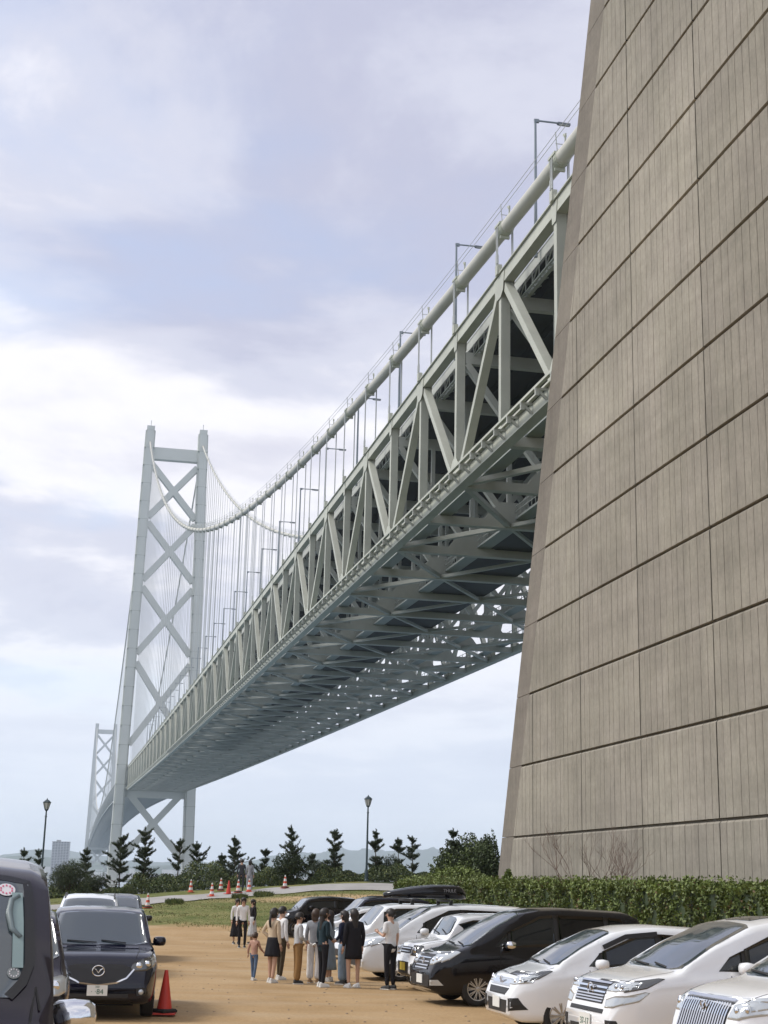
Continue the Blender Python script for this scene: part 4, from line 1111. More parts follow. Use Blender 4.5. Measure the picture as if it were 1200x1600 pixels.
CL = dict(white=cloth('white', (0.72, 0.72, 0.72)), offwhite=cloth('off_white', (0.62, 0.58, 0.50)), black=cloth('black', (0.018, 0.018, 0.022)), beige=cloth('beige', (0.52, 0.42, 0.30)),
  pinkbr=cloth('dusty_pink', (0.42, 0.25, 0.19)), pink=cloth('pink', (0.6, 0.25, 0.28)), denim=cloth('denim', (0.10, 0.15, 0.24)), ldenim=cloth('light_denim', (0.22, 0.29, 0.37)), olive=cloth('dark_olive', (0.07, 0.055, 0.035)),
  brown=cloth('tan_brown', (0.26, 0.15, 0.06)), grey=cloth('grey', (0.27, 0.28, 0.30)), lgrey=cloth('light_grey', (0.46, 0.47, 0.48)), teal=cloth('dark_teal', (0.018, 0.035, 0.045)), navy=cloth('navy', (0.02, 0.025, 0.05)), dgrey=cloth('dark_grey', (0.05, 0.052, 0.058)),
  sky=cloth('grey_blue', (0.20, 0.25, 0.31)), cream=cloth('cream', (0.60, 0.56, 0.47)))
SHOE = {'white': mat('shoe_white', (0.7, 0.7, 0.68), 0.6), 'black': mat('shoe_black', (0.02, 0.02, 0.02), 0.5), 'tan': mat('shoe_tan', (0.35, 0.22, 0.12), 0.6)}
SOLE = mat('shoe_sole', (0.65, 0.64, 0.6), 0.7)
def person(x, y, face, h, label, top='white', sleeve='long', bottom='pants', bcol='black', hair='short', hcol=None, shoes='white', armL='down', armR='down', stride=0.0, wide=0.0, group='people standing in the car park', child=False, build=1.0, lean=0.0, toplen=0.0, z=None, head_turn=0.0):
    """face: world angle of the direction the person looks towards"""
    root = empty('person', (x, y, (G(x, y) if z is None else z)+0.003), face-math.pi/2, label, 'person', group)
    k = h/1.70; ck = 1.28 if child else 1.12; sh = 0.165*build*(1.0 if not child else 1.0); hipw = 0.095*build
    def P(a, b, c): return Vector((a*k, (b+lean*(c-0.9) if c > 0.9 else b)*k, c*k))
    fl, fr = stride/2, -stride/2
    leg = lambda e, f: [P(e*hipw, 0, 0.90), P(e*(hipw+0.008+wide/2), f*0.45+0.012, 0.50), P(e*(hipw+wide), f-0.01, 0.09)]
    LL, RL = leg(-1, fl), leg(1, fr)
    def arm(e, mode):
        s0 = P(e*sh, 0, 1.385)
        if mode == 'down': return [s0, P(e*(sh+0.045), -0.02, 1.12), P(e*(sh+0.05), 0.04, 0.87)]
        if mode == 'out': return [s0, P(e*(sh+0.09), -0.03, 1.14), P(e*(sh+0.15), 0.05, 0.92)]
        if mode == 'phone': return [s0, P(e*(sh+0.03), 0.02, 1.12), P(e*(sh-0.05), 0.25, 1.20)]
        if mode == 'front': return [s0, P(e*(sh+0.05), 0.0, 1.12), P(e*0.05, 0.20, 1.02)]
        if mode == 'back': return [s0, P(e*(sh+0.06), -0.06, 1.13), P(e*0.07, -0.15, 0.96)]
        if mode == 'hip': return [s0, P(e*(sh+0.13), -0.05, 1.16), P(e*(sh-0.02), 0.03, 1.03)]
        if mode == 'fwd': return [s0, P(e*(sh+0.03), 0.10, 1.15), P(e*(sh+0.02), 0.32, 1.02)]
    AL, AR = arm(-1, armL), arm(1, armR)
    hz_ = 1.0 if not child else 0.985
    nk = P(0, 0.0, 1.44); hb = P(0, 0.015, 1.50*hz_+0.0); hc = P(0, 0.02, 1.585); ht = P(0, 0.012, 1.655)
    V = [P(0, 0, 0.95), P(0, 0.005, 1.12), P(0, 0.0, 1.32), nk, hb, hc, ht]; Rr = [(0.115, 0.085), (0.10, 0.075), (0.115, 0.08), 0.050, (0.062, 0.068), (0.080*ck, 0.100*ck), (0.052*ck, 0.066*ck)]
    Ed = [(0, 1), (1, 2), (2, 3), (3, 4), (4, 5), (5, 6)]
    Rr = [tuple(q*k for q in r_) if isinstance(r_, tuple) else r_*k for r_ in Rr]
    def chain(pts, rs, start):
        last = start
        for p, r_ in zip(pts, rs): V.append(p); Rr.append(r_*k); Ed.append((last, len(V)-1)); last = len(V)-1
        return last
    for lg in (LL, RL):
        chain([lg[0], lg[1], lg[2]], [0.085*build, 0.056, 0.040], 0)
    for am in (AL, AR):
        chain([am[0], am[1], am[2]], [0.042, 0.036, 0.028], 2)
    body = skin_mesh('body', V, Ed, Rr, SKIN, 1)
    b = MB(); b.add([v.co for v in body.vertices], [tuple(p.vertices) for p in body.polygons])
    for e, am in ((-1, AL), (1, AR)):
        d = (am[2]-am[1]).normalized(); sdv = Vector((0, 1, 0)) if abs(d.y) < 0.7 else Vector((0, 0, 1)); sdv = (sdv-d*sdv.dot(d)).normalized(); pn = d.cross(sdv)
        w0 = am[2]; b.tube([w0, w0+d*0.03*k, w0+d*0.09*k], [0.026*k, 0.034*k, 0.030*k], 8)
        for i, ln in enumerate((0.065, 0.075, 0.072, 0.055)):
            st = w0+d*0.085*k+sdv*(i-1.5)*0.017*k; b.tube([st, st+d*ln*0.5*k+pn*0.004*k*e, st+d*ln*0.9*k+pn*0.018*k*e], [0.0085*k, 0.008*k, 0.006*k], 5)
        st = w0+d*0.03*k+sdv*0.03*k; b.tube([st, st+sdv*0.02*k+d*0.03*k, st+sdv*0.018*k+d*0.06*k], [0.011*k, 0.009*k, 0.007*k], 5)
    # ears and nose belong to the head surface
    for e in (-1, 1): b.tube([hc+Vector((e*0.078*k*ck, 0, -0.02*k)), hc+Vector((e*0.086*k*ck, -0.008*k, 0.02*k))], [0.014*k, 0.018*k], 6)
    b.tube([hc+Vector((0, 0.094*k*ck, 0.01*k)), hc+Vector((0, 0.116*k*ck, -0.028*k))], [0.010*k, 0.017*k], 6)
    b.build('body', SKIN, root, smooth=True)
    f = MB()
    for e in (-1, 1): f.lathe([(0.001, 0.006), (0.009*k, 0.004), (0.012*k, 0)], 8, 'Y', hc+Vector((e*0.032*k, 0.094*k*ck, 0.004*k)), cap=False)
    f.build('eyes', EYEM, root)
    f = MB(); f.bar(hc+Vector((-0.022*k, 0.094*k*ck, -0.052*k)), hc+Vector((0.022*k, 0.094*k*ck, -0.052*k)), 0.008*k, 0.010*k); f.build('mouth', LIPM, root)
    # hair
    hm_ = hcol or HAIRB; vs = []; fs = []; nu, nv = 20, 12; rx, ry, rz = 0.094*k*ck, 0.116*k*ck, 0.118*k*ck
    rr2 = random.Random(int(abs(x)*1000)+int(y*77))
    for j in range(nv+1):
        th_ = math.pi*0.80*j/nv
        for i in range(nu):
            ph = 2*math.pi*i/nu; sx, sy, cz_ = math.sin(th_)*math.cos(ph), math.sin(th_)*math.sin(ph), math.cos(th_)
            q = 1.0+rr2.uniform(-0.03, 0.035)
            fm = max(0.0, min(1.0, (sy-0.12)/0.30))*max(0.0, min(1.0, (0.46-cz_)/0.22)); q *= 1-0.28*fm      # face stays open
            if hair == 'short': q *= 1-0.26*max(0.0, min(1.0, (-0.15-cz_)/0.3))
            vs.append(hc+Vector((sx*rx*q, sy*ry*q-0.004*k, cz_*rz*q+0.010*k)))
    for j in range(nv):
        for i in range(nu): fs.append((j*nu+i, j*nu+(i+1) % nu, (j+1)*nu+(i+1) % nu, (j+1)*nu+i))
    b = MB(); b.add(vs, fs)
    if hair in ('long', 'bob', 'pony'):
        lg_ = {'long': 0.36, 'bob': 0.17, 'pony': 0.34}[hair]; wd_ = {'long': 0.082, 'bob': 0.092, 'pony': 0.032}[hair]
        n_ = 12
        ctr = lambda t: hc+Vector((0, (-0.055 if hair != 'pony' else -0.10)*k-0.02*k*t-(0.035*k*math.sin(t*3.0) if hair == 'pony' else 0), 0.02*k-lg_*k*t))
        rings = []
        for t in np.linspace(0, 1, 8):
            c = ctr(t); wv = wd_*(1-0.30*t**3 if hair != 'pony' else 0.7+0.5*math.sin(t*3))*k; dv = (0.062 if hair != 'pony' else 0.030)*(1-0.35*t)*k
            rings.append([c+Vector((math.cos(a)*wv*(1+rr2.uniform(-.05, .05)), math.sin(a)*dv, 0)) for a in np.linspace(0, 2*math.pi, n_, endpoint=False)])
        vs = [p for r_ in rings for p in r_]; fs = [(i*n_+q, i*n_+(q+1) % n_, (i+1)*n_+(q+1) % n_, (i+1)*n_+q) for i in range(7) for q in range(n_)]+[tuple(7*n_+q for q in range(n_))]
        b.add(vs, fs)
    b.build('hair', hm_, root, smooth=True)
    # top
    V = [P(0, 0, 0.84-toplen), P(0, 0, 0.94), P(0, 0.004, 1.03), P(0, 0.004, 1.18), P(0, 0.0, 1.345), P(0, 0, 1.465)]; g_ = 0.98*build
    Rr = [(0.150*g_, 0.118), (0.150*g_, 0.120), (0.142*g_, 0.112), (0.142*g_, 0.108), (0.158*g_, 0.108), (0.070, 0.068)]; Ed = [(0, 1), (1, 2), (2, 3), (3, 4), (4, 5)]
    Rr = [tuple(q*k for q in r_) for r_ in Rr]
    for am in (AL, AR):
        if sleeve == 'long': chain([am[0]+(am[0]-am[0])*0, am[1], am[1]+(am[2]-am[1])*0.93], [0.058, 0.048, 0.038], 4)
        else: chain([am[0], am[0]+(am[1]-am[0])*0.80], [0.064, 0.062], 4)
    link('shirt', skin_mesh('shirt', V, Ed, Rr, CL[top], 2), root)
    # bottom
    if bottom in ('pants', 'wide', 'shorts'):
        V = [P(0, 0, 1.02)]; Rr = [(0.132*k*build, 0.104*k)]; Ed = []
        for lg in (LL, RL):
            wdn = {'pants': (0.088, 0.060, 0.048), 'wide': (0.100, 0.088, 0.090), 'shorts': (0.10, 0.09, 0.08)}[bottom]
            if bottom == 'shorts': chain([lg[0], lg[0]+(lg[1]-lg[0])*0.9], [wdn[0], wdn[1]], 0)
            else: chain([lg[0]-Vector((0, 0, 0.04*k)), lg[1], lg[2]-Vector((0, 0, 0.015*k))], [wdn[0]*build, wdn[1], wdn[2]], 0)
        link('trousers', skin_mesh('trousers', V, Ed, Rr, CL[bcol], 2), root)
    else:
        zb_ = {'skirt': 0.60, 'longskirt': 0.28, 'dress': 0.62}[bottom]; fl_ = {'skirt': 1.55, 'longskirt': 1.75, 'dress': 1.22}[bottom]
        b = MB(); n_ = 40; rings = []; ztop = 1.04 if bottom != 'dress' else 1.30
        for t in np.linspace(0, 1, 8):
            z_ = ztop+(zb_-ztop)*t; w1 = (0.125+(0.125*(fl_-1))*t**0.9)*k*build*1.15; d1 = (0.10+0.10*(fl_-1)*t)*k*1.1
            rings.append([P(0, 0, z_)+Vector((math.cos(a)*w1*(1+0.05*t*math.sin(a*9+x)), math.sin(a)*d1*(1+0.07*t*math.sin(a*9+1)), 0)) for a in np.linspace(0, 2*math.pi, n_, endpoint=False)])
        vs = [p for r_ in rings for p in r_]; fs = [(i*n_+q, i*n_+(q+1) % n_, (i+1)*n_+(q+1) % n_, (i+1)*n_+q) for i in range(7) for q in range(n_)]+[tuple(7*n_+q for q in range(n_)), tuple(range(n_-1, -1, -1))]
        b.add(vs, fs); b.build('skirt' if bottom != 'dress' else 'dress', CL[bcol], root, smooth=True)
    for e, lg in ((-1, LL), (1, RL)):
        a = lg[2]; a = Vector((a.x, a.y, 0)); b = MB(); prof = [(-0.075, 0.030, 0.075), (-0.05, 0.038, 0.095), (0.0, 0.040, 0.092), (0.06, 0.044, 0.065), (0.12, 0.044, 0.05), (0.165, 0.030, 0.035)]
        n_ = 10; vs = []
        for yy, w_, hh in prof:
            for q in range(n_):
                an_ = math.pi*q/(n_-1); vs.append(a+Vector((math.cos(an_)*w_*k, yy*k, (0.018+math.sin(an_)*hh)*k)))
        fs = [(i*n_+q, i*n_+q+1, (i+1)*n_+q+1, (i+1)*n_+q) for i in range(5) for q in range(n_-1)]+[tuple(range(n_)), tuple(5*n_+q for q in reversed(range(n_)))]
        b.mi = 0; b.add(vs, fs); b.mi = 1
        b.box(a+Vector((0, 0.045*k, 0.010*k)), (0.088*k, 0.25*k, 0.02*k)); b.build('shoe', [SHOE[shoes], SOLE], root, smooth=False)
    return root
# ================================================================== vegetation
bark = mat('pine_bark', (0.10, 0.075, 0.055), 0.95, var=0.3, vscale=8)
needle = mat('pine_needles', (0.048, 0.068, 0.034), 0.7, var=0.4, vscale=2.0)
needle2 = mat('pine_needles_pale', (0.075, 0.098, 0.045), 0.7, var=0.4, vscale=2.0)
leafA = mat('hedge_leaf', (0.092, 0.128, 0.026), 0.6, var=0.45, vscale=1.6)
leafB = mat('hedge_leaf_pale', (0.145, 0.19, 0.04), 0.6, var=0.3, vscale=1.6)
leafC = mat('hedge_leaf_rust', (0.12, 0.075, 0.030), 0.7, var=0.3, vscale=1.6)
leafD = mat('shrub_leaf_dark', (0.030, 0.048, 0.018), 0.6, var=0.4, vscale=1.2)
twig = mat('bare_twig', (0.17, 0.12, 0.095), 0.9)
grassm = mat('grass_blade', (0.16, 0.18, 0.055), 0.8, var=0.4, vscale=0.6); grassd = mat('grass_blade_dry', (0.27, 0.24, 0.11), 0.8, var=0.3, vscale=0.6)
bushg = mat('bank_bush_leaf', (0.065, 0.095, 0.032), 0.7, var=0.5, vscale=0.8)
def needle_faces(C, D, ln, wd, r):
    """thin needles at C pointing along D"""
    n = len(C); s = r.normal(size=(n, 3)); s = s-D*(s*D).sum(1, keepdims=True); s /= np.linalg.norm(s, axis=1, keepdims=True)
    L_ = ln*(0.7+0.6*r.random((n, 1)))
    return np.stack([C-s*wd, C+s*wd, C+D*L_+s*wd*0.3, C+D*L_-s*wd*0.3], 1)
def pine(x, y, h, label, seed, spread=0.30, dens=1.0, bare=0.1, lean=0.0, tufty=1.0, group='young pines along the top of the bank', name='pine_tree'):
    r = np.random.default_rng(seed); z0 = G(x, y)-0.05; root = empty(name, (x, y, z0), 0, label, 'tree', group)
    tr = MB(); n = 12; pts = []; ph = r.random()*6
    for i in range(n+1):
        t = i/n; pts.append((lean*t*h+0.035*h*math.sin(t*5+ph)*t*0.6, 0.03*h*math.sin(t*4+ph*2)*t*0.6, t*h*0.94))
    tr.tube(pts, [0.024*h**0.5*(1-0.86*i/n)+0.008 for i in range(n+1)], 7)
    CC, DD = [], []; br_ = MB()
    levels = max(5, int(h/0.46)); zz_ = np.linspace(bare, 0.95, levels)
    for li, t in enumerate(zz_):
        t = t+r.normal()*0.012; nb = r.integers(4, 7); a0 = r.random()*6
        p0 = Vector([np.interp(t*n*1.0, range(n+1), [p[c] for p in pts]) for c in range(3)])
        env = math.sin(min(1.0, (1-t)*1.2+0.12)*math.pi/2)*(0.5+0.8*r.random())
        for b_ in range(nb):
            if r.random() < 0.12: continue
            tb = min(0.97, max(0.05, t+r.normal()*0.035)); p0 = Vector([np.interp(tb*n*1.0, range(n+1), [p[c] for p in pts]) for c in range(3)])
            a = a0+2*math.pi*b_/nb+r.normal()*0.45; ln = h*spread*env*(0.45+0.85*r.random())
            up = 0.12+0.75*t+r.normal()*0.22; m_ = 5; bp = []
            for q in range(m_+1):
                u = q/m_; bp.append(p0+Vector((math.cos(a)*ln*u, math.sin(a)*ln*u, ln*(up*u*(0.55+0.35*u)+0.04*math.sin(u*7+a)))))
            br_.tube(bp, [0.016*(1-0.75*q/m_)+0.004 for q in range(m_+1)], 5)
            # tufts at branch end and on short side twigs
            tips = [(bp[-1], bp[-1]-bp[-2])]
            for q in range(1, m_):
                for s_ in (-1, 1):
                    if r.random() < 0.62:
                        sd = Vector((-math.sin(a)*s_, math.cos(a)*s_, 0.55)); tips.append((bp[q]+sd*ln*r.uniform(0.08, 0.24), sd+Vector((math.cos(a), math.sin(a), 0.3))*0.6))
            for tp, td in tips:
                td = Vector(td).normalized(); k = int(70*dens*(0.5+0.9*r.random())); tl = 0.20*tufty*(0.7+0.6*r.random())
                uu = r.random((k, 1)); c = np.array(tp)+np.array(td)*(uu-0.55)*tl*1.5
                d = r.normal(size=(k, 3))*0.75+np.array(td)*0.6+np.array([0, 0, 0.75]); d /= np.linalg.norm(d, axis=1, keepdims=True); CC.append(c); DD.append(d)
    tp = Vector(pts[-1]); k = int(110*dens); uu = r.random((k, 1)); CC.append(np.array(tp)+np.array([0, 0, 1.0])*(uu-0.6)*0.5); d = r.normal(size=(k, 3))*0.4+np.array([0, 0, 1.0]); DD.append(d/np.linalg.norm(d, axis=1, keepdims=True))
    C = np.concatenate(CC); D = np.concatenate(DD); F = needle_faces(C, D, 0.115, 0.014, r)
    trunk = tr.build('trunk', bark, root, smooth=True); br_.build('branches', bark, root)
    link('crown', quads_mesh('crown', F, [needle, needle2], (r.random(len(F)) < 0.3).astype(int)), root)
    return root
def bush(x, y, rx, ry, h, label, seed, n=5000, mats=None, size=0.05, lobes=9, name='shrub', group=None, z=None, aspect=0.6, ln=None, cat='shrub', pts=None):
    r = np.random.default_rng(seed); z0 = (G(x, y) if z is None else z)-0.05; root = empty(name, (x, y, z0), 0, label, cat, group)
    st = MB(); C = []
    if pts is None:
        pts = []
        for i in range(lobes):
            a = r.random()*6.28; q = math.sqrt(r.random())*0.62; hh = h*(0.45+0.42*r.random())*(1-0.35*q); pts.append((math.cos(a)*rx*q, math.sin(a)*ry*q, hh, 0.30+0.16*r.random()))
    for (lx, ly, lz, lr) in pts:
        st.tube([(lx*0.15, ly*0.15, 0), (lx*0.6, ly*0.6, lz*0.5), (lx, ly, lz)], [0.03, 0.02, 0.008], 5)
        k = n//len(pts); d = r.normal(size=(k, 3)); d /= np.linalg.norm(d, axis=1, keepdims=True); rad = lr*(0.55+0.45*r.random((k, 1))**0.5)*(1+0.16*np.sin(d[:, :1]*9+d[:, 2:]*7))
        C.append(np.array([lx, ly, lz])+d*rad*np.array([rx, ry, h*0.75]))
    C = np.concatenate(C); C = C[C[:, 2] > 0.02]
    st.build('stems', bark, root)
    if ln: 
        D = r.normal(size=(len(C), 3))+np.array([0, 0, 0.7]); D /= np.linalg.norm(D, axis=1, keepdims=True); F = needle_faces(C, D, ln, 0.014, r)
    else: F = leaf_faces(C, size, aspect, 0.4, seed)
    ms = mats or [leafA, leafB]; idx = (r.random(len(F)) < 0.3).astype(int) if len(ms) == 2 else r.choice(len(ms), len(F))
    link('foliage', quads_mesh('foliage', F, ms, idx), root); return root
def at(px, Y): return X_at(px, 1385, Y)
def pine_at(px, ytop, Y, label, seed, **k):
    x = X_at(px, ytop, Y); h = Z_at(px, ytop, Y)-G(x, Y); return pine(x, Y, h/0.97, label, seed, **k)
PINES = [ # px, top y, distance, label
 (38, 1327, 92, 'small thin pine at the far left of the bank above the black van roof', dict(spread=0.16, dens=0.7)),
 (62, 1328, 95, 'small pine just behind the left park lamp post', dict(spread=0.15, dens=0.6)),
 (137, 1326, 90, 'pine tip rising right behind the round bush at left', dict(spread=0.2, dens=0.7)),
 (191, 1308, 88, 'dark layered pine directly in front of the near tower left leg', dict(spread=0.27)),
 (228, 1294, 88, 'tallest pine left of the tower cross, with a bare candle-like tip', dict(spread=0.28)),
 (281, 1313, 88, 'bushy pine in front of the near tower right leg', dict(spread=0.26)),
 (309, 1318, 89, 'narrow pine just right of the near tower right leg', dict(spread=0.24)),
 (346, 1337, 90, 'low broad pine left of the two people on the path', dict(spread=0.34)),
 (368, 1309, 89, 'pointed dark pine rising behind the two people on the path', dict(spread=0.26)),
 (414, 1331, 90, 'short pine just right of the two people on the path', dict(spread=0.36)),
 (457, 1292, 86, 'pine with a loose top tuft above a round base, behind the lone right cone', dict(spread=0.24, dens=0.9)),
 (489, 1337, 90, 'small open pine left of the dense conical pine', dict(spread=0.34, dens=0.8)),
 (524, 1300, 87, 'dense conical pine between the loose-topped pine and the right park lamp', dict(spread=0.27, dens=1.2)),
 (586, 1298, 88, 'slender pine immediately right of the right park lamp', dict(spread=0.21, dens=0.9, lean=0.04)),
 (622, 1312, 89, 'left one of the pair of airy pines right of the park lamp', dict(spread=0.23, dens=0.8)),
 (646, 1309, 90, 'right one of the pair of airy pines, nearest the big dark shrub', dict(spread=0.25, dens=0.8, lean=-0.03)),
]
for i, (px, yt, Y, lb, kw) in enumerate(PINES): pine_at(px, yt, Y, lb, 100+i, **kw)
pine_at(707, 1297, 74, 'pine tip standing out of the left end of the big dark shrub beside the anchorage', 140, spread=0.2, dens=0.8)
# round dark bush at left and low bushes under the pines
bush(at(108, 86), 86, 1.5, 1.2, 2.0, 'rounded dark pine bush between the left lamp post and the bridge tower', 21, 9000, [needle, needle2], ln=0.10, lobes=14, group='bushes along the bank')
bush(at(148, 88), 88, 0.9, 0.9, 1.4, 'smaller dark bush tucked to the right of the round pine bush', 22, 3000, [needle, needle2], ln=0.1, group='bushes along the bank')
bush(at(455, 86.2), 86.0, 1.25, 1.0, 1.9, 'round pale green bush at the foot of the loose-topped pine', 23, 6000, [leafD, bushg], 0.05, lobes=12, group='bushes along the bank')
bush(at(508, 88), 88, 1.2, 1.0, 1.3, 'dark low bush between two pines right of the lone cone', 24, 4000, [needle, leafD], ln=0.1, group='bushes along the bank')
bush(at(605, 88.5), 88.5, 1.1, 0.9, 1.5, 'dark bush at the foot of the slender pine beside the right lamp', 25, 4000, [needle, leafD], ln=0.1, group='bushes along the bank')
bush(at(340, 89.5), 89.5, 1.2, 0.9, 1.4, 'dark bush at the foot of the low broad pine', 26, 4000, [needle, leafD], ln=0.1, group='bushes along the bank')
# the unbroken undergrowth along the bank
def ground_cover(name, n, fn, mats, size, asp=0.35, up=1.2, seed=1):
    r = np.random.default_rng(seed); C = fn(r, n); F = leaf_faces(C, size, asp, up, seed); tag(link(name, quads_mesh(name, F, mats, r.choice(len(mats), len(F)))), kind='stuff')
def cover(r, n):
    x = r.uniform(-30, 6.5, n); y = 85.2+r.random(n)**1.3*5.5+0.6*np.sin(x*0.8)
    hh = (0.92+0.45*np.sin(x*0.55+1)+0.3*np.sin(x*1.7)+0.2*np.sin(x*4.1+2))*np.clip((y-84.8)/1.5, 0.25, 1)
    hh = np.where(x > -2, hh*0.6, hh); hh = np.clip(hh, 0.15, 2)
    return np.c_[x, y, gz(x, y)+r.random(n)**0.7*hh]
ground_cover('bank_undergrowth', 80000, cover, [bushg, leafD, bushg, bushg, grassm], 0.07, 0.4, 1.0, 31)
def blades(r, n):
    x = r.uniform(-24, 22, n); y = 60.5+r.random(n)*19; m_ = (y+0.1*x+1.3*np.sin(x*0.9)+0.8*np.sin(x*2.3+1)) > 61.8; x, y = x[m_], y[m_]
    dp = np.array([(px_, py_) for px_, py_ in PATH]); yy = np.interp(x, dp[:, 0], dp[:, 1]); k_ = np.abs(y-yy) > 2.6; x, y = x[k_], y[k_]
    return np.c_[x, y, gz(x, y)+0.02]
rg = np.random.default_rng(77); C = blades(rg, 26000); D = rg.normal(size=(len(C), 3))*0.35+np.array([0, 0, 1.0]); D /= np.linalg.norm(D, axis=1, keepdims=True)
tall = 0.025+0.05*(np.sin(C[:, :1]*0.9+C[:, 1:2]*1.7)*0.5+0.5)**3
F = np.stack([C-[0.022, 0, 0], C+[0.022, 0, 0], C+D*tall+[0.004, 0, 0], C+D*tall-[0.004, 0, 0]], 1)
tag(link('grass', quads_mesh('grass', F, [grassm, grassd], (rg.random(len(F)) < 0.6).astype(int))), kind='stuff')
# taller tussocks on the grass bank that the photograph lets one tell apart
for i, (px, py_, Y, wd_) in enumerate([(273, 1406, 74, 0.45), (537, 1404, 66, 0.35), (412, 1391, 77, 0.5), (375, 1396, 76.5, 0.4)]):
    x = X_at(px, py_, Y); r = np.random.default_rng(50+i); a = r.random(900)*6.28; q = r.random(900)**0.6*wd_
    C = np.c_[np.cos(a)*q, np.sin(a)*q*0.6, np.zeros(900)]; D = r.normal(size=(900, 3))*0.5+np.array([0, 0, 1.0]); D /= np.linalg.norm(D, axis=1, keepdims=True); hh = 0.20*(0.5+r.random((900, 1)))
    F = np.stack([C-[0.02, 0, 0], C+[0.02, 0, 0], C+D*hh+[0.004, 0, 0], C+D*hh-[0.004, 0, 0]], 1)
    o = link('grass_tussock', quads_mesh('grass_tussock', F, [bushg, grassm], r.choice(2, 900)), None, (x, Y, G(x, Y)))
    tag(o, ['dark grass tussock on the slope just right of the leftmost striped cone', 'green grass tussock mid-slope above the parked white hatchback', 'grass tussock at the kerb between the cone cluster and the lone right cone', 'low grass tussock at the kerb under the two people on the path'][i], 'plant', 'grass tussocks on the bank')
# ------------------------------------------------------------------ clipped hedge in front of the anchorage
def hedge(name, s0, s1, lat0, lat1, ztop, label, seed, n, zbase=None, roundl=1.2):
    root = empty(name, (0, 0, 0), 0, label, 'hedge'); r = np.random.default_rng(seed)
    # woody core
    b = MB(); k = int((s1-s0)/1.5)
    for i in range(k):
        s = s0+0.6+(s1-s0-1.2)*i/max(1, k-1); p = WP(s, (lat0+lat1)/2, 0); b.tube([(p.x, p.y, G(p.x, p.y)-0.1), (p.x+0.1, p.y, ztop-0.7), (p.x-0.1, p.y+0.1, ztop-0.35)], [0.05, 0.04, 0.02], 5)
    b.build('stems', bark, root)
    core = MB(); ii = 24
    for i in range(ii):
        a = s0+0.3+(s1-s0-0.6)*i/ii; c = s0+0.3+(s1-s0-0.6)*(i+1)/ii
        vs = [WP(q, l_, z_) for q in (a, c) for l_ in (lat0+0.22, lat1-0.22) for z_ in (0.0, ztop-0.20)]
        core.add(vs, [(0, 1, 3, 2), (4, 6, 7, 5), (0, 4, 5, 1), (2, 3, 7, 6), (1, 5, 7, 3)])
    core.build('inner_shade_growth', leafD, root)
    # leaves on the faces, with clumps standing proud
    m1 = int(n*0.55); s = s0+(s1-s0)*r.random(m1); z_ = r.random(m1)**0.8*(ztop-0.05); lt = lat0+0.10+0.16*r.random(m1)-0.10*np.sin(s*3.1+np.sin(z_*5))-0.07*np.sin(s*7.7+z_*4)
    m2 = n-m1; s2 = s0+(s1-s0)*r.random(m2); lt2 = lat0+0.1+(lat1-lat0-0.2)*r.random(m2); wv = 0.05*np.sin(s2*2.3)+0.05*np.sin(s2*6.1+lt2*3)+0.035*np.sin(s2*15)
    z2 = ztop-0.02+wv-0.16*r.random(m2)
    # stray shoots
    m3 = n//40; s3 = s0+(s1-s0)*r.random(m3); lt3 = lat0+(lat1-lat0)*r.random(m3); z3 = ztop+0.20*r.random(m3)**2.2
    s_ = np.r_[s, s2, s3]; l_ = np.r_[lt, lt2, lt3]; zz_ = np.r_[z_, z2, z3]
    e = np.clip((s1-s_)/roundl, 0, 1); zz_ = np.where(zz_ > ztop-0.5, zz_-0.5*(1-np.sqrt(1-(1-e)**2+1e-9)), zz_)
    C = np.stack([np.array(BD)[0]*s_+BN.x*l_, BD.y*s_+BN.y*l_, zz_], 1)
    F = leaf_faces(C, 0.046, 0.62, 0.5, seed)
    ids = np.zeros(len(F), int); q = np.sin(s_*1.1)+np.sin(s_*3.7+zz_*2)*0.7; ids[r.random(len(F)) < 0.22+0.10*q] = 1; ids[(r.random(len(F)) < 0.05)] = 2
    topm = zz_ > ztop-0.22; ids[topm & (r.random(len(F)) < 0.45)] = 1
    link('foliage', quads_mesh('foliage', F, [leafA, leafB, leafC], ids), root); return root
hedge('clipped_hedge', 20, 66.5, 14.4, 15.9, HEDGE_Z, 'long clipped green hedge running along the foot of the concrete anchorage', 61, 165000)
for i, (px, Y, hh, lb) in enumerate([(796, 52, 0.42, 'yellow-green sapling shoots above the hedge by the anchorage corner'), (1074, 37, 0.22, 'single small leafy sprig poking above the hedge near the right')]):
    x = X_at(px, 1385, Y); bush(x, Y, 0.28 if i == 0 else 0.14, 0.2 if i == 0 else 0.1, hh+0.2, lb, 71+i, 500 if i == 0 else 220, [leafB, leafA], 0.05, lobes=6, z=HEDGE_Z-0.15, group='shoots above the hedge', cat='plant')
# lime bush at the hedge's far end
p = WP(69.0, 15.2, 0); bush(X_at(715, 1385, 66), 66, 2.0, 1.3, 2.0, 'lime-green bush at the far left end of the clipped hedge', 81, 16000, [leafB, leafB, leafA], 0.055, lobes=22, z=G(p.x, p.y)-0.1)
# big dark shrub between pines and anchorage
p = WP(71.0, 18.5, 0)
bush(X_at(728, 1385, 74), 74, 2.0, 1.8, 3.3, 'big dark shrub mass between the pines and the anchorage corner', 82, 30000, [leafD, bushg, leafA], 0.06, lobes=26, z=G(p.x, p.y)-0.1, name='large_shrub')
bush(X_at(762, 1385, 72), 72, 0.9, 1.2, 3.4, 'tallest dark shrub right against the anchorage corner', 83, 14000, [leafD, bushg, bushg], 0.06, lobes=16, z=G(p.x, p.y)-0.1, name='large_shrub')
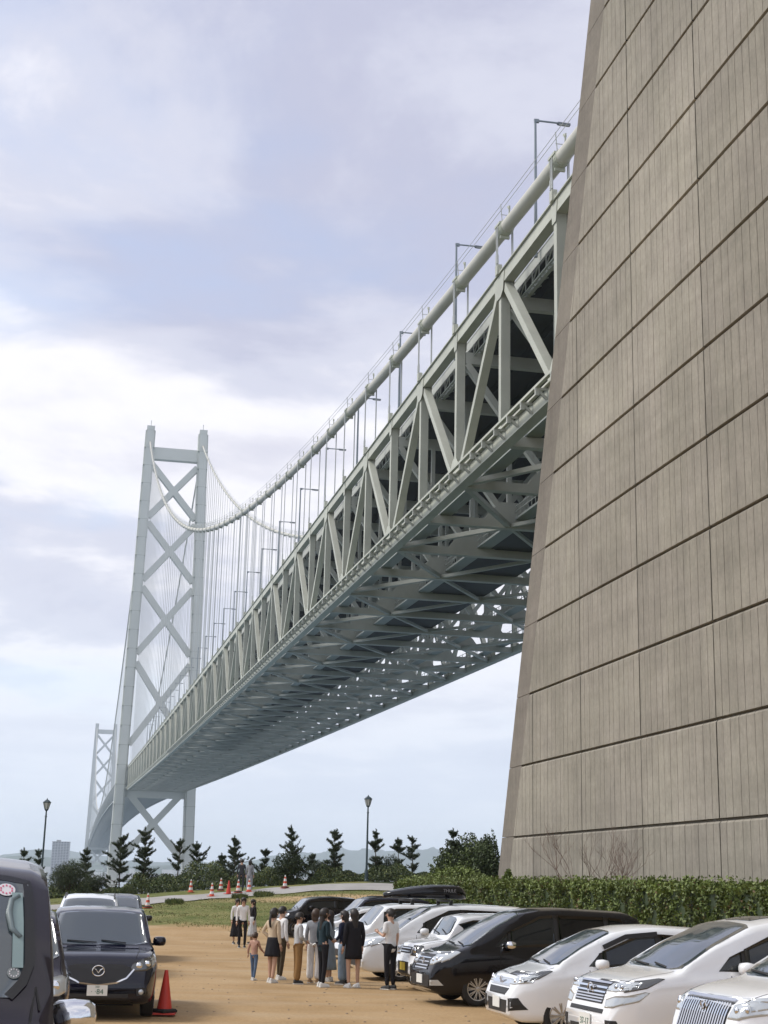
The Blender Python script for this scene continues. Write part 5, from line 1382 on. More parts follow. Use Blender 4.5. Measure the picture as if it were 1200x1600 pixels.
# bare twiggy shrubs against the wall
def bare(px, Y, h, label, seed, fan=0.9):
    x = X_at(px, 1380, Y); r = random.Random(seed); b = MB(); stems = MB()
    def grow(p, d, ln, rad, dep, mb):
        pts = [p]; q = p
        for i in range(4): d = (d+Vector((r.gauss(0, 0.12), r.gauss(0, 0.12), 0.05+r.gauss(0, 0.05)))).normalized(); q = q+d*ln/4; pts.append(q)
        mb.tube(pts, [rad, rad*0.9, rad*0.8, rad*0.7, rad*0.55], 4 if dep else 6)
        if dep < 3:
            for j in range(4 if dep == 0 else 3):
                i = r.choice([2, 3, 4, 4]); a = Vector((r.gauss(0, 0.5), r.gauss(0, 0.4), 0.25)); grow(pts[i], (d+a).normalized(), ln*r.uniform(0.45, 0.65), rad*0.55, dep+1, b)
    root = empty('bare_shrub', (x, Y, HEDGE_Z-0.9), 0, label, 'shrub', 'leafless shrubs against the anchorage wall')
    for i in range(6): a = (i-2.5)/2.5*fan; grow(Vector((a*0.25, 0, 0)), Vector((math.sin(a), r.gauss(0, 0.15), math.cos(a))).normalized(), h*0.62, 0.014, 0, stems)
    stems.build('stems', twig, root); b.build('twigs', twig, root)
bare(912, 45.5, 2.35, 'larger leafless twiggy shrub fanned out against the ribbed wall', 3, 0.75)
bare(968, 43.3, 1.9, 'smaller leafless shrub right of the larger one against the wall', 5, 0.35)
# ================================================================== park lamps
lpm = mat('park_lamp_paint', (0.035, 0.06, 0.07), 0.45); lgl = mat('park_lamp_glass', (0.55, 0.56, 0.54), 0.1, spec=0.5)
def park_lamp(px_base, ybase, ytop, Y, label):
    x = X_at(px_base, ybase, Y); z0 = G(x, Y); h = Z_at(px_base, ytop, Y)-z0; root = empty('park_lamp', (x, Y, z0-0.03), 0, label, 'lamp post', 'lantern lamp posts along the path')
    b = MB(); b.lathe([(0.16, 0), (0.16, 0.08), (0.11, 0.16), (0.10, 0.5), (0.075, 0.62), (0.062, 0.9), (0.048, h-1.05), (0.07, h-1.02), (0.045, h-0.96), (0.04, h-0.72), (0.10, h-0.66), (0.11, h-0.62)], 14); b.build('post', lpm, root, smooth=False)
    b = MB(); b.lathe([(0.10, h-0.61), (0.20, h-0.26)], 6); b.build('lantern_glass', lgl, root)
    b = MB()
    for i in range(6):
        a = 2*math.pi*i/6; b.bar((math.cos(a)*0.105, math.sin(a)*0.105, h-0.62), (math.cos(a)*0.21, math.sin(a)*0.21, h-0.25), 0.025, 0.025)
    b.lathe([(0.235, h-0.26), (0.24, h-0.23), (0.12, h-0.12), (0.06, h-0.09), (0.03, h-0.05), (0.012, h)], 6); b.build('lantern_cap', lpm, root); return root
park_lamp(63, 1386, 1246, 83, 'dark green lantern lamp post at the left, behind the black van roof')
park_lamp(572, 1386, 1241, 85, 'dark green lantern lamp post beside the slender pine in the middle')
# ================================================================== traffic cones
cor = mat('cone_red', (0.55, 0.045, 0.03), 0.5, var=0.1, vscale=4); coo = mat('cone_orange_red', (0.62, 0.09, 0.04), 0.5, var=0.1, vscale=4); cow = mat('cone_white_band', (0.70, 0.70, 0.68), 0.45, var=0.08, vscale=5); cob = mat('cone_weight', (0.02, 0.02, 0.02), 0.8)
def cone(x, y, label, striped=True, weight=False, h=0.70, grp='striped traffic cones along the path'):
    root = empty('traffic_cone', (x, y, G(x, y)+0.035), random.uniform(0, 1.5), label, 'traffic cone', grp)
    m_ = coo if striped else cor; k = h/0.70; R0, R1 = 0.135*k, 0.028*k; rad = lambda t: R0+(R1-R0)*t
    b = MB(); b.mi = 0
    b.box((0, 0, 0.012*k), (0.38*k, 0.38*k, 0.024*k))
    cuts = [0, 0.14, 0.34, 0.52, 0.72, 0.86, 1.0] if striped else [0, 1.0]
    for i in range(len(cuts)-1):
        b.mi = 1 if (striped and i % 2 == 1) else 0
        b.lathe([(rad(cuts[i]), 0.024*k+cuts[i]*(h-0.03)), (rad(cuts[i+1]), 0.024*k+cuts[i+1]*(h-0.03))], 20, cap=(i == len(cuts)-2))
    b.build('cone_shell', [m_, cow], root, smooth=False)
    if weight: b = MB(); b.lathe([(0.21*k, 0.0), (0.22*k, 0.03), (0.19*k, 0.06), (0.12*k, 0.065)], 4 if not striped else 16); b.build('base_weight', cob, root, loc=(0, 0, 0.026))
    return root
def gp(px, py, Y): return (X_at(px, py, Y), Y)
for px, py, Y, st, wt, lb in [
  (231, 1410, 72.2, True, True, 'leftmost striped cone, alone on the path edge with a black weight'),
  (298, 1393, 82.5, True, False, 'striped cone on the far edge of the path, second from left'),
  (331, 1397, 78.6, True, False, 'striped cone left of the slightly farther striped one by the path kerb'),
  (345, 1391, 82.4, True, True, 'striped cone on the far path edge just left of the plain orange cone'),
  (357, 1396, 79.5, False, False, 'plain orange-red cone without stripes in the middle of the path cluster'),
  (372, 1395, 79.8, True, True, 'striped cone with black weight directly before the person in dark clothes'),
  (389, 1393, 80.4, True, False, 'striped cone at the feet of the person in grey on the path'),
  (445, 1392, 80.8, True, True, 'rightmost striped cone, alone on the path below the loose-topped pine')]:
    cone(*gp(px, py, Y), lb, st, wt)
x_, y_ = gp(256, 1588, 26.0); cone(x_, y_, 'plain red cone with black base right beside the navy parked SUV', False, True, 0.72, None)
# ================================================================== vehicles: placement
def nose(px, Y): return (X_at(px, 1500, Y), Y, 0)
HR = math.pi+R(14)
esq = minivan(L=4.70, W=1.70, H=1.83, paint='pearl', hood=1.08, scr0=0.80, scr1=1.95, doorA=1.66, badge=(0, 0.88, 0.055, 'v'), plate=(0, 0.40, 'w', '', ''), over=dict(
   flamp=[([(0.50, 0.80), (0.53, 0.93), (0.70, 0.98), (0.80, 0.99), (0.80, 0.86), (0.66, 0.80)], 'l')], slamp=[([(0.20, 0.88), (0.20, 0.99), (0.55, 1.04), (0.62, 1.02), (0.40, 0.92)], 'l')],
   projector=[(0.60, 0.885, 0.035), (0.70, 0.90, 0.035)], front=[([(-0.48, 0.58), (-0.50, 0.95), (0.50, 0.95), (0.48, 0.58)], 'k', 'grille'), ([(0.55, 0.38), (0.56, 0.50), (0.72, 0.52), (0.74, 0.40)], 'k', 'fog_lamp_recess')],
   bars=[([(y, 0.59), (y, 0.935)], 0.026) for y in np.linspace(-0.46, 0.46, 19)]+[([(-0.50, 0.965), (0.50, 0.965)], 0.04), ([(-0.5, 0.58), (0.5, 0.58)], 0.03)], moulding=[(1.5, 1.165), (4.3, 1.225)], chrome_belt=True, wr=0.33))
car(esq, nose(1086, 15.3), HR+R(1), 'white minivan with tall vertical-slat chrome grille, cut off at the lower right', 'car', 'cars parked in the right-hand row')
vel = minivan(L=4.87, W=1.84, H=1.88, paint='pearl', hood=1.10, scr0=0.86, scr1=2.05, doorA=1.86, mirror_mat='paint', badge=(0, 0.90, 0.075, 'v'), plate=(0.0, 0.52, 'w', '37-17', ''), over=dict(
   flamp=[([(0.42, 0.90), (0.46, 0.99), (0.70, 1.02), (0.84, 1.03), (0.84, 0.93), (0.66, 0.90)], 'l'), ([(0.52, 0.70), (0.50, 0.80), (0.70, 0.855), (0.86, 0.87), (0.84, 0.78), (0.70, 0.71)], 'l')],
   slamp=[([(0.18, 0.90), (0.2, 1.02), (0.62, 1.085), (0.70, 1.08), (0.45, 0.96)], 'd'), ([(0.16, 0.75), (0.18, 0.86), (0.42, 0.92), (0.48, 0.91), (0.34, 0.80)], 'l')], projector=[(0.62, 0.955, 0.04), (0.72, 0.96, 0.04)],
   front=[([(-0.42, 0.74), (-0.46, 1.0), (0.46, 1.0), (0.42, 0.74)], 'k', 'grille'), ([(-0.44, 0.33), (-0.5, 0.46), (0.5, 0.46), (0.44, 0.33)], 'k', 'lower_intake'), ([(-0.5, 0.63), (-0.5, 0.68), (0.5, 0.68), (0.5, 0.63)], 'k', 'upper_intake'), ([(0.60, 0.36), (0.58, 0.56), (0.74, 0.56), (0.80, 0.36)], 'k', 'fog_lamp_recess'), ([(0.64, 0.41), (0.64, 0.50), (0.72, 0.50), (0.73, 0.41)], 'l', 'fog_lamp')],
   bars=[([(-0.45, 0.985), (0.45, 0.985)], 0.035), ([(-0.44, 0.93), (0.44, 0.93)], 0.028), ([(-0.44, 0.875), (0.44, 0.875)], 0.024), ([(-0.43, 0.835), (0.43, 0.835)], 0.018), ([(-0.43, 0.80), (0.43, 0.80)], 0.018), ([(-0.42, 0.765), (0.42, 0.765)], 0.018)],
   wr=0.345, chrome_handle=True))
rt, P_, X_ = car(vel, nose(914, 19.8), HR+R(2), 'big white minivan with twin-tier headlights and chrome-barred grille, second from the right edge', 'car', 'cars parked in the right-hand row')
h_, n_ = P_.hit('L', X_(1.28), 1.0); b = MB(); P_.line('L', [(X_(1.16), 1.0), (X_(1.40), 1.0)], 0.022, 0.006, b=b); b.build('side_badge', chromem, rt)
b = MB(); P_.patch('T', [(X_(2.25), -0.32), (X_(2.25), 0.32), (X_(2.95), 0.34), (X_(2.95), -0.34)], 0.006, 6, 6, b=b).build('sunroof', glassm, rt)
frd = minivan(L=4.27, W=1.695, H=1.71, paint='white', hood=0.98, scr0=0.66, scr1=1.72, doorA=1.50, badge=(0, 0.80, 0.062, 'h'), plate=(0, 0.47, 'w', '', ''), over=dict(
   flamp=[([(0.40, 0.76), (0.42, 0.82), (0.60, 0.90), (0.78, 0.93), (0.78, 0.80), (0.60, 0.76)], 'l')], slamp=[([(0.20, 0.80), (0.2, 0.92), (0.62, 0.99), (0.66, 0.98), (0.42, 0.86)], 'd')], projector=[(0.55, 0.81, 0.035), (0.66, 0.83, 0.035)],
   front=[([(-0.38, 0.60), (-0.46, 0.70), (0.46, 0.70), (0.38, 0.60)], 'k', 'grille'), ([(-0.42, 0.33), (-0.46, 0.52), (0.46, 0.52), (0.42, 0.33)], 'k', 'lower_intake'), ([(0.54, 0.36), (0.52, 0.55), (0.70, 0.57), (0.76, 0.40)], 'k', 'fog_lamp_recess'), ([(-0.40, 0.75), (-0.42, 0.82), (0.42, 0.82), (0.40, 0.75)], 'c', 'grille_garnish')],
   bars=[([(-0.42, 0.835), (0.42, 0.835)], 0.014), ([(-0.46, 0.735), (0.46, 0.735)], 0.014)], visor=[(1.54, 1.35), (1.95, 1.52), (2.50, 1.57)], wr=0.312, axles=(0.80, 3.54), rim=(9, 0.08, 0.022)))
car(frd, nose(777, 24.5), HR, 'white compact minivan with dark window visors between the black and the big white minivans', 'car', 'cars parked in the right-hand row')
ser = minivan(L=4.77, W=1.735, H=1.87, paint='black', hood=1.03, scr0=0.66, scr1=1.86, doorA=1.60, mirror_mat='chrome', badge=(0, 0.82, 0.06, 'oval'), plate=(0.0, 0.47, 'w', '', ''), over=dict(
   flamp=[([(0.36, 0.82), (0.38, 0.90), (0.60, 0.96), (0.80, 0.98), (0.80, 0.86), (0.60, 0.76), (0.40, 0.74)], 'l')], slamp=[([(0.18, 0.80), (0.2, 0.96), (0.50, 1.02), (0.56, 1.0), (0.36, 0.88)], 'l')], projector=[(0.5, 0.84, 0.04), (0.62, 0.87, 0.04)],
   front=[([(-0.36, 0.66), (-0.36, 0.95), (0.36, 0.95), (0.36, 0.66)], 'k', 'grille'), ([(-0.5, 0.34), (-0.54, 0.56), (0.54, 0.56), (0.5, 0.34)], 'k', 'lower_intake'), ([(0.58, 0.37), (0.57, 0.47), (0.72, 0.48), (0.76, 0.38)], 'l', 'fog_lamp')],
   bars=[([(-0.35, z), (0.35, z)], 0.024) for z in (0.935, 0.865, 0.795, 0.725, 0.67)]+[([(-0.6, 0.30), (0.6, 0.30)], 0.02)], wr=0.325, rim=(10, 0.10, 0.020)))
rt, P_, X_ = car(ser, nose(657, 30.0), HR+R(3), 'glossy black minivan with chrome grille in the middle of the right-hand row', 'car', 'cars parked in the right-hand row')
def hatch(**k):
    L, W, H = k['L'], k['W'], k['H']; hz_ = k.get('hood', 0.95); A = k.get('scr0', 0.95); B_ = k.get('scr1', 1.7); rr_ = k.get('rearrake', 0.35)
    S = dict(L=L, W=W, H=H, sill=k.get('sill', 0.2), wr=0.30, sig=k.get('sig', 0.04),
       top=[(0, 0.5), (0.03, 0.58), (0.05, hz_-0.17), (0.14, hz_-0.07), (0.35, hz_-0.01), (A, hz_+0.05), (B_, H-0.07), (B_+0.4, H-0.01), (L*0.62, H), (L-rr_-0.25, H-0.05), (L-rr_, H-0.12), (L-0.10, hz_+0.08), (L-0.03, 0.8), (L, 0.5)],
       belt=[(0, 0.55), (0.15, hz_-0.16), (0.6, hz_-0.05), (A+0.3, hz_-0.0), (L*0.6, hz_+0.03), (L, hz_+0.08)])
    bz = lambda a: hz_+0.04+0.015*(a-A); dA = k.get('doorA', A+0.62); dB = dA+0.98; dC = min(dB+0.85, L-0.8)
    rz = lambda a: float(np.interp(a, [B_, B_+0.4, L*0.62, L-rr_-0.35], [H-0.20, H-0.13, H-0.125, H-0.18]))
    S['glass'] = [([(dA-0.18, bz(dA)+0.0), (dA-0.10, bz(dA)+0.14), (B_-0.06, rz(B_)-0.04), (B_+0.3, rz(B_+0.3)), (dB-0.05, rz(dB)), (dB-0.02, bz(dB))], False),
                  ([(dB+0.05, bz(dB)), (dB+0.05, rz(dB)), (dC-0.06, rz(dC)), (dC, bz(dC))], True),
                  ([(dC+0.06, bz(dC)), (dC+0.0, rz(dC)), (L-rr_-0.32, rz(L-rr_-0.32)), (L-rr_-0.05, bz(L)+0.1)], True)]
    S['pillar'] = [[(dB-0.03, bz(dB)), (dB-0.055, rz(dB)), (dB+0.055, rz(dB)), (dB+0.055, bz(dB))]]
    S['seams'] = [[(dA-0.22, 0.32), (dA-0.2, bz(dA)-0.04)], [(dB, 0.3), (dB, bz(dB)-0.03)], [(dC+0.02, 0.62), (dC, bz(dC)-0.03)], [(dA-0.22, 0.30), (dC-0.15, 0.30)]]
    S['handles'] = [(dB-0.15, hz_-0.1), (dC-0.13, hz_-0.08)]
    wS = W/2-0.18
    S['screen'] = [(A+0.03, 0), (A+0.05, wS*0.78), (A+0.11, wS+0.02), (B_-0.03, wS-0.09), (B_, wS-0.2), (B_+0.02, 0), (B_, -wS+0.2), (B_-0.03, -wS+0.09), (A+0.11, -wS-0.02), (A+0.05, -wS*0.78)]
    S['rear'] = [(-0.58, hz_+0.15), (-0.5, H-0.22), (0.5, H-0.22), (0.58, hz_+0.15)]; S['tail'] = [(0.52, hz_-0.15), (0.56, hz_+0.12), (0.70, hz_+0.10), (0.72, hz_-0.12)]
    S['mirror'] = (dA-0.08, bz(dA)+0.03); S['axles'] = (k.get('fo', 0.82), L-k.get('ro', 0.78)); S['tseams'] = [[(0.12, -0.6), (0.5, -0.66), (A, -0.68)], [(0.12, 0.6), (0.5, 0.66), (A, 0.68)]]
    S.update({a: b for a, b in k.items() if a not in S or a in ('wr', 'sill')}); S.update(k.get('over', {})); return S
hus = hatch(L=3.40, W=1.475, H=1.665, paint='white', hood=1.06, scr0=0.80, scr1=1.12, fo=0.60, ro=0.37, rearrake=0.18, sill=0.26, plate=(0, 0.50, 'y', '', ''), over=dict(tum=0.10, fround=0.14, tintA=False,
   flamp=[([(0.36, 0.74), (0.36, 0.96), (0.66, 0.96), (0.68, 0.90), (0.68, 0.78), (0.64, 0.74)], 'd')], projector=[(0.545, 0.85, 0.085), (0.545, 0.85, 0.045)], front=[([(-0.34, 0.78), (-0.34, 0.92), (0.34, 0.92), (0.34, 0.78)], 'k', 'grille'), ([(-0.34, 0.30), (-0.36, 0.60), (0.36, 0.60), (0.34, 0.30)], 'k', 'lower_intake'), ([(0.50, 0.34), (0.50, 0.56), (0.68, 0.60), (0.68, 0.34)], 'k', 'fog_lamp_recess')],
   bars=[([(-0.32, z), (0.32, z)], 0.02) for z in (0.88, 0.82)], cladding=True, rim=(8, 0, 0.05)))
car(hus, nose(630, 33.6), HR+R(3), 'small boxy white car with round headlights and yellow plate left of the black minivan', 'car', 'cars parked in the right-hand row')
stp = minivan(L=4.70, W=1.70, H=1.82, paint='silver', hood=1.04, scr0=0.70, scr1=1.75, doorA=1.52, over=dict(
   flamp=[([(0.42, 0.76), (0.42, 0.88), (0.60, 0.95), (0.80, 0.97), (0.80, 0.84), (0.6, 0.76)], 'l')], slamp=[([(0.18, 0.78), (0.2, 0.95), (0.46, 1.0), (0.52, 0.98), (0.34, 0.84)], 'l')], front=[([(-0.38, 0.66), (-0.40, 0.86), (0.40, 0.86), (0.38, 0.66)], 'k', 'grille'), ([(-0.5, 0.32), (-0.52, 0.5), (0.52, 0.5), (0.5, 0.32)], 'k', 'lower_intake')],
   bars=[([(-0.38, z), (0.38, z)], 0.022) for z in (0.84, 0.78, 0.72)], rim=(7, 0.12, 0.035), wr=0.325))
stp['paint'] = 'white'
rt, P_, X_ = car(stp, nose(555, 36.8), HR+R(2), 'long white minivan carrying a black roof box, behind the small boxy car', 'car', 'cars parked in the right-hand row')
# black roof box
rm = rt.matrix_basis.copy(); ctr_ = rt.matrix_basis if False else None
hd_v = Vector((math.cos(HR+R(2)), math.sin(HR+R(2)), 0)); bc = Vector(rt.location)+hd_v*0.62+Vector((0, 0, 1.82))
rb = empty('roof_box', bc, HR+R(2), 'glossy black roof box clamped on top of the long white minivan', 'roof box')
b = MB(); xs2 = np.linspace(-1.05, 1.05, 22); vs = []; n_ = 16
for xx in xs2:
    t = (xx+1.05)/2.1; wd_ = 0.40*(1-0.25*t**2)*min(1, (t+0.02)*9)**0.35*min(1, (1.001-t)*6)**0.5; ht = 0.34*min(1, (t+0.02)*8)**0.4*(1-0.62*max(0, (t-0.35)/0.65)**1.6)
    for q in range(n_):
        a = 2*math.pi*q/n_; cx_ = math.copysign(abs(math.cos(a))**0.55, math.cos(a))*wd_; sz = math.copysign(abs(math.sin(a))**0.55, math.sin(a)); vs.append((xx, cx_, 0.10+ht*0.5+sz*ht*0.5))
fs = [(i*n_+q, i*n_+(q+1) % n_, (i+1)*n_+(q+1) % n_, (i+1)*n_+q) for i in range(21) for q in range(n_)]+[tuple(range(n_-1, -1, -1)), tuple(21*n_+q for q in range(n_))]
b.add(vs, fs); b.build('lid', PAINT['black'], rb, smooth=True)
b = MB()
for xx in (-0.55, 0.45): b.box((xx, 0, 0.06), (0.06, 1.15, 0.05)); b.box((xx, 0.5, 0.0), (0.08, 0.06, 0.1)); b.box((xx, -0.5, 0.0), (0.08, 0.06, 0.1))
b.build('crossbars', trimm, rb)
add_text('THULE', 0.11, mat('box_logo', (0.25, 0.25, 0.26), 0.5), rb, Matrix(((1, 0, 0, -0.55), (0, 0, -1, 0), (0, 1, 0, 0), (0, 0, 0, 1))) if False else (Matrix.Translation((-0.55, 0.412, 0.30)) @ Matrix.Rotation(math.pi, 4, 'Z') @ Matrix.Rotation(math.pi/2, 4, 'X')))
tan = hatch(L=3.90, W=1.67, H=1.73, paint='white', hood=1.02, scr0=0.72, scr1=1.25, over=dict(tum=0.12, fround=0.2, flamp=[([(0.44, 0.74), (0.44, 0.88), (0.62, 0.93), (0.76, 0.93), (0.76, 0.80), (0.6, 0.74)], 'l')], slamp=[([(0.15, 0.76), (0.18, 0.92), (0.42, 0.96), (0.46, 0.92), (0.3, 0.8)], 'l')],
   front=[([(-0.36, 0.64), (-0.4, 0.74), (0.4, 0.74), (0.36, 0.64)], 'k', 'grille'), ([(-0.45, 0.3), (-0.48, 0.48), (0.48, 0.48), (0.45, 0.3)], 'k', 'lower_intake')]))
car(tan, nose(523, 42.0), HR+R(2), 'tall white hatchback with upright windows parked beyond the roof-box minivan', 'car', 'cars parked in the right-hand row')
wag = hatch(L=4.55, W=1.76, H=1.50, paint='silver', hood=0.90, scr0=1.10, scr1=1.95, rearrake=0.5, over=dict(rails=(2.0, 3.9), flamp=[([(0.46, 0.66), (0.46, 0.76), (0.66, 0.84), (0.80, 0.86), (0.8, 0.74), (0.6, 0.66)], 'l')], slamp=[([(0.16, 0.7), (0.2, 0.82), (0.5, 0.9), (0.56, 0.88), (0.3, 0.74)], 'l')],
   front=[([(-0.42, 0.52), (-0.44, 0.72), (0.44, 0.72), (0.42, 0.52)], 'k', 'grille')]))
car(wag, nose(502, 46.2), HR+R(2), 'silver-grey estate car with roof rails behind the group of young people', 'car', 'cars parked in the right-hand row')
pri = hatch(L=4.45, W=1.75, H=1.48, paint='white', hood=0.92, scr0=1.0, scr1=1.95, rearrake=0.75, over=dict(flamp=[([(0.5, 0.66), (0.5, 0.78), (0.68, 0.88), (0.8, 0.9), (0.8, 0.74)], 'l')], slamp=[([(0.16, 0.7), (0.2, 0.84), (0.6, 0.95), (0.66, 0.93), (0.3, 0.74)], 'l')], front=[([(-0.45, 0.32), (-0.5, 0.5), (0.5, 0.5), (0.45, 0.32)], 'k', 'lower_intake')]))
car(pri, nose(468, 51.0), HR+R(2), 'white low sedan-like hatchback half hidden behind the young people', 'car', 'cars parked in the right-hand row')
suv2 = hatch(L=4.6, W=1.80, H=1.76, paint='navy', hood=1.05, scr0=1.15, scr1=1.75, rearrake=0.3, sill=0.3, over=dict(wr=0.35, rails=(1.9, 4.0), flamp=[([(0.5, 0.8), (0.5, 0.92), (0.8, 0.96), (0.8, 0.84)], 'l')], front=[([(-0.45, 0.7), (-0.45, 0.92), (0.45, 0.92), (0.45, 0.7)], 'k', 'grille')]))
car(suv2, nose(490, 56.0), HR+R(2), 'dark boxy off-roader whose roof shows above the white cars', 'car', 'cars parked in the right-hand row')
kei = hatch(L=3.4, W=1.475, H=1.53, paint='black', hood=0.98, scr0=0.65, scr1=1.1, fo=0.6, ro=0.4, rearrake=0.2, over=dict(tum=0.1, flamp=[([(0.4, 0.72), (0.4, 0.86), (0.66, 0.9), (0.66, 0.76)], 'l')], front=[([(-0.35, 0.64), (-0.35, 0.74), (0.35, 0.74), (0.35, 0.64)], 'k', 'grille')]))
car(kei, nose(432, 60.0), HR+R(2), 'small black car at the far end of the right-hand row', 'car', 'cars parked in the right-hand row')
# ---- left side
cx5 = hatch(L=4.54, W=1.96, H=1.76, paint='navy', hood=1.06, scr0=1.12, scr1=1.92, rearrake=0.45, sill=0.24, sig=0.05, over=dict(wr=0.36, fround=0.20, axles=(0.92, 3.62), cladding=True, mirror_mat='paint',
   flamp=[([(0.52, 0.80), (0.55, 0.88), (0.70, 0.96), (0.90, 1.00), (0.92, 0.86), (0.78, 0.78), (0.62, 0.77)], 'd')], slamp=[([(0.20, 0.82), (0.22, 0.98), (0.52, 1.03), (0.50, 0.97), (0.36, 0.88)], 'l')], projector=[(0.66, 0.855, 0.055), (0.80, 0.885, 0.05)],
   front=[([(-0.54, 0.82), (-0.46, 0.66), (-0.30, 0.595), (0, 0.56), (0.30, 0.595), (0.46, 0.66), (0.54, 0.82), (0.38, 0.875), (-0.38, 0.875)], 'k', 'grille'), ([(-0.62, 0.27), (-0.50, 0.42), (0.50, 0.42), (0.62, 0.27)], 'k', 'lower_intake'), ([(0.64, 0.38), (0.62, 0.50), (0.80, 0.52), (0.82, 0.40)], 'k', 'fog_lamp_recess')],
   bars=[([(-0.58, 0.80), (-0.53, 0.74), (-0.46, 0.66), (-0.30, 0.59), (0, 0.55), (0.30, 0.59), (0.46, 0.66), (0.53, 0.74), (0.58, 0.80)], 0.026)], badge=(0, 0.775, 0.082, 'wing'), plate=(0.0, 0.47, 'w', '\u00b7 \u00b784', '330'), rim=(5, 0.2, 0.04)))
rt, P_, X_ = car(cx5, nose(155, 24.8), -math.pi/2+R(11), 'navy SUV with winged badge facing the camera beside the red cone', 'car', None)
for e in (-1, 1):
    h, n = P_.hit('F', e*0.71, 0.45); b = MB(); b.lathe([(0.001, 0.02), (0.03, 0.015), (0.042, 0)], 14, 'X', cap=False); b.build('fog_lamp', lampm, rt, smooth=True, loc=tuple(h+n*0.01))
whv = minivan(L=4.6, W=1.70, H=1.86, paint='white', hood=1.05, over=dict(flamp=[], front=[([(-0.4, 0.6), (-0.4, 0.8), (0.4, 0.8), (0.4, 0.6)], 'k', 'grille')], rails=(1.9, 4.1)))
car(whv, nose(132, 34.5), -math.pi/2+R(10), 'white van whose roof shows above the navy SUV', 'car', None)
bk2 = minivan(L=4.2, W=1.67, H=1.80, paint='black', hood=1.02, over=dict(flamp=[], front=[([(-0.4, 0.6), (-0.4, 0.8), (0.4, 0.8), (0.4, 0.6)], 'k', 'grille')]))
car(bk2, nose(176, 41.5), -math.pi/2+R(9), 'black van of which only a dark corner shows right of the navy SUV roof', 'car', None)
plm = minivan(L=3.4, W=1.475, H=1.75, paint='plum', hood=1.02, scr0=0.50, scr1=1.15, doorA=1.15, axles=(0.6, 3.0), over=dict(no_mirror=True, flamp=[([(0.42, 0.74), (0.42, 0.92), (0.62, 0.96), (0.68, 0.94), (0.68, 0.78), (0.6, 0.74)], 'l')], projector=[(0.55, 0.85, 0.06)], front=[([(-0.36, 0.62), (-0.38, 0.78), (0.38, 0.78), (0.36, 0.62)], 'k', 'grille')], wr=0.29))
car(plm, nose(12, 17.2), -math.pi/2+R(13), 'plum-dark small van squeezed between the nearest black van and the navy SUV', 'car', None)
# the nearest van, only its windscreen corner in view
van = minivan(L=4.4, W=1.70, H=1.87, paint='plum', hood=1.08, scr0=0.42, scr1=1.02, doorA=1.20, over=dict(tum=0.03, fround=0.10, mdz=-0.13, screen=[(0, 0)], flamp=[([(0.45, 0.70), (0.45, 0.90), (0.78, 0.92), (0.78, 0.72)], 'l')], front=[([(-0.4, 0.55), (-0.42, 0.70), (0.42, 0.70), (0.4, 0.55)], 'k', 'grille')], mirror_mat='chrome'))
wS = 0.74
van['screen'] = [(0.50, 0), (0.51, 0.60), (0.56, 0.66), (0.62, 0.69), (0.92, 0.68), (0.97, 0.65), (0.985, 0.56), (0.99, 0), (0.985, -0.56), (0.97, -0.65), (0.92, -0.68), (0.62, -0.69), (0.56, -0.66), (0.51, -0.60)]
rt, P_, X_ = car(van, (X_at(VANX, 1500, 6.1), 6.1, 0), -math.pi/2+R(17), 'nearest dark van, cut off at the left edge, with a big chrome door mirror', 'van', None)
# things seen on the glass: inspection sticker, lower sticker, grab handle, black border
frit = mat('glass_border', (0.006, 0.006, 0.007), 0.25); stk = mat('sticker_white', (0.62, 0.60, 0.62), 0.6); stp_ = mat('sticker_pink', (0.55, 0.10, 0.18), 0.6)
b = MB(); P_.line('T', [(X_(a), y) for a, y in [(0.51, 0.58), (0.56, 0.64), (0.62, 0.67), (0.92, 0.66), (0.97, 0.65), (0.985, 0.56), (0.99, 0), (0.985, -0.5)]], 0.045, 0.009, 0.04, b=b); b.build('glass_border', frit, rt)
b = MB(); P_.line('T', [(X_(0.60), 0.615), (X_(0.76), 0.612), (X_(0.90), 0.605)], 0.05, 0.018, 0.04, b=b); b.build('interior_pillar_lining', mat('pillar_lining', (0.20, 0.27, 0.27), 0.5), rt)  # strip laid on the opaque glass for the pillar lining inside
b = MB(); pts_ = [P_.hit('T', X_(a), y)[0]+Vector((0.012, 0, 0.012)) for a, y in [(0.70, 0.625), (0.73, 0.585), (0.80, 0.57), (0.86, 0.58), (0.885, 0.615)]]; b.tube(pts_, [0.012, 0.014, 0.016, 0.014, 0.012], 8); b.build('grab_handle', mat('grab_handle_grey', (0.14, 0.18, 0.19), 0.5), rt, smooth=True)
def disc(a, y, rad, m_, nm, k=0.5):
    h, n = P_.hit('T', X_(a), y); t1 = n.cross(Vector((0, 1, 0))).normalized(); t2 = n.cross(t1); b = MB(); N_ = 24
    vs = [h+n*0.012+t1*math.cos(q)*rad+t2*math.sin(q)*rad for q in np.linspace(0, 2*math.pi, N_, endpoint=False)]+[h+n*0.010+t1*math.cos(q)*rad+t2*math.sin(q)*rad for q in np.linspace(0, 2*math.pi, N_, endpoint=False)]
    b.add(vs, [tuple(range(N_)), tuple(range(2*N_-1, N_-1, -1))]+[(i, (i+1) % N_, N_+(i+1) % N_, N_+i) for i in range(N_)]); o = b.build(nm, m_, rt)
    b = MB()
    for q in range(10):
        an_ = 2*math.pi*q/10; c = h+n*0.0135+t1*math.cos(an_)*rad*0.66+t2*math.sin(an_)*rad*0.66; b.bar(c-t1*rad*0.12, c+t1*rad*0.12, rad*0.16, 0.002, t2)
    b.build('sticker_print', stp_ if m_ == stk else stk, o)
disc(0.915, 0.555, 0.042, stk, 'round_sticker'); disc(0.585, 0.60, 0.030, mat('sticker_grey', (0.18, 0.2, 0.2), 0.5), 'round_sticker')
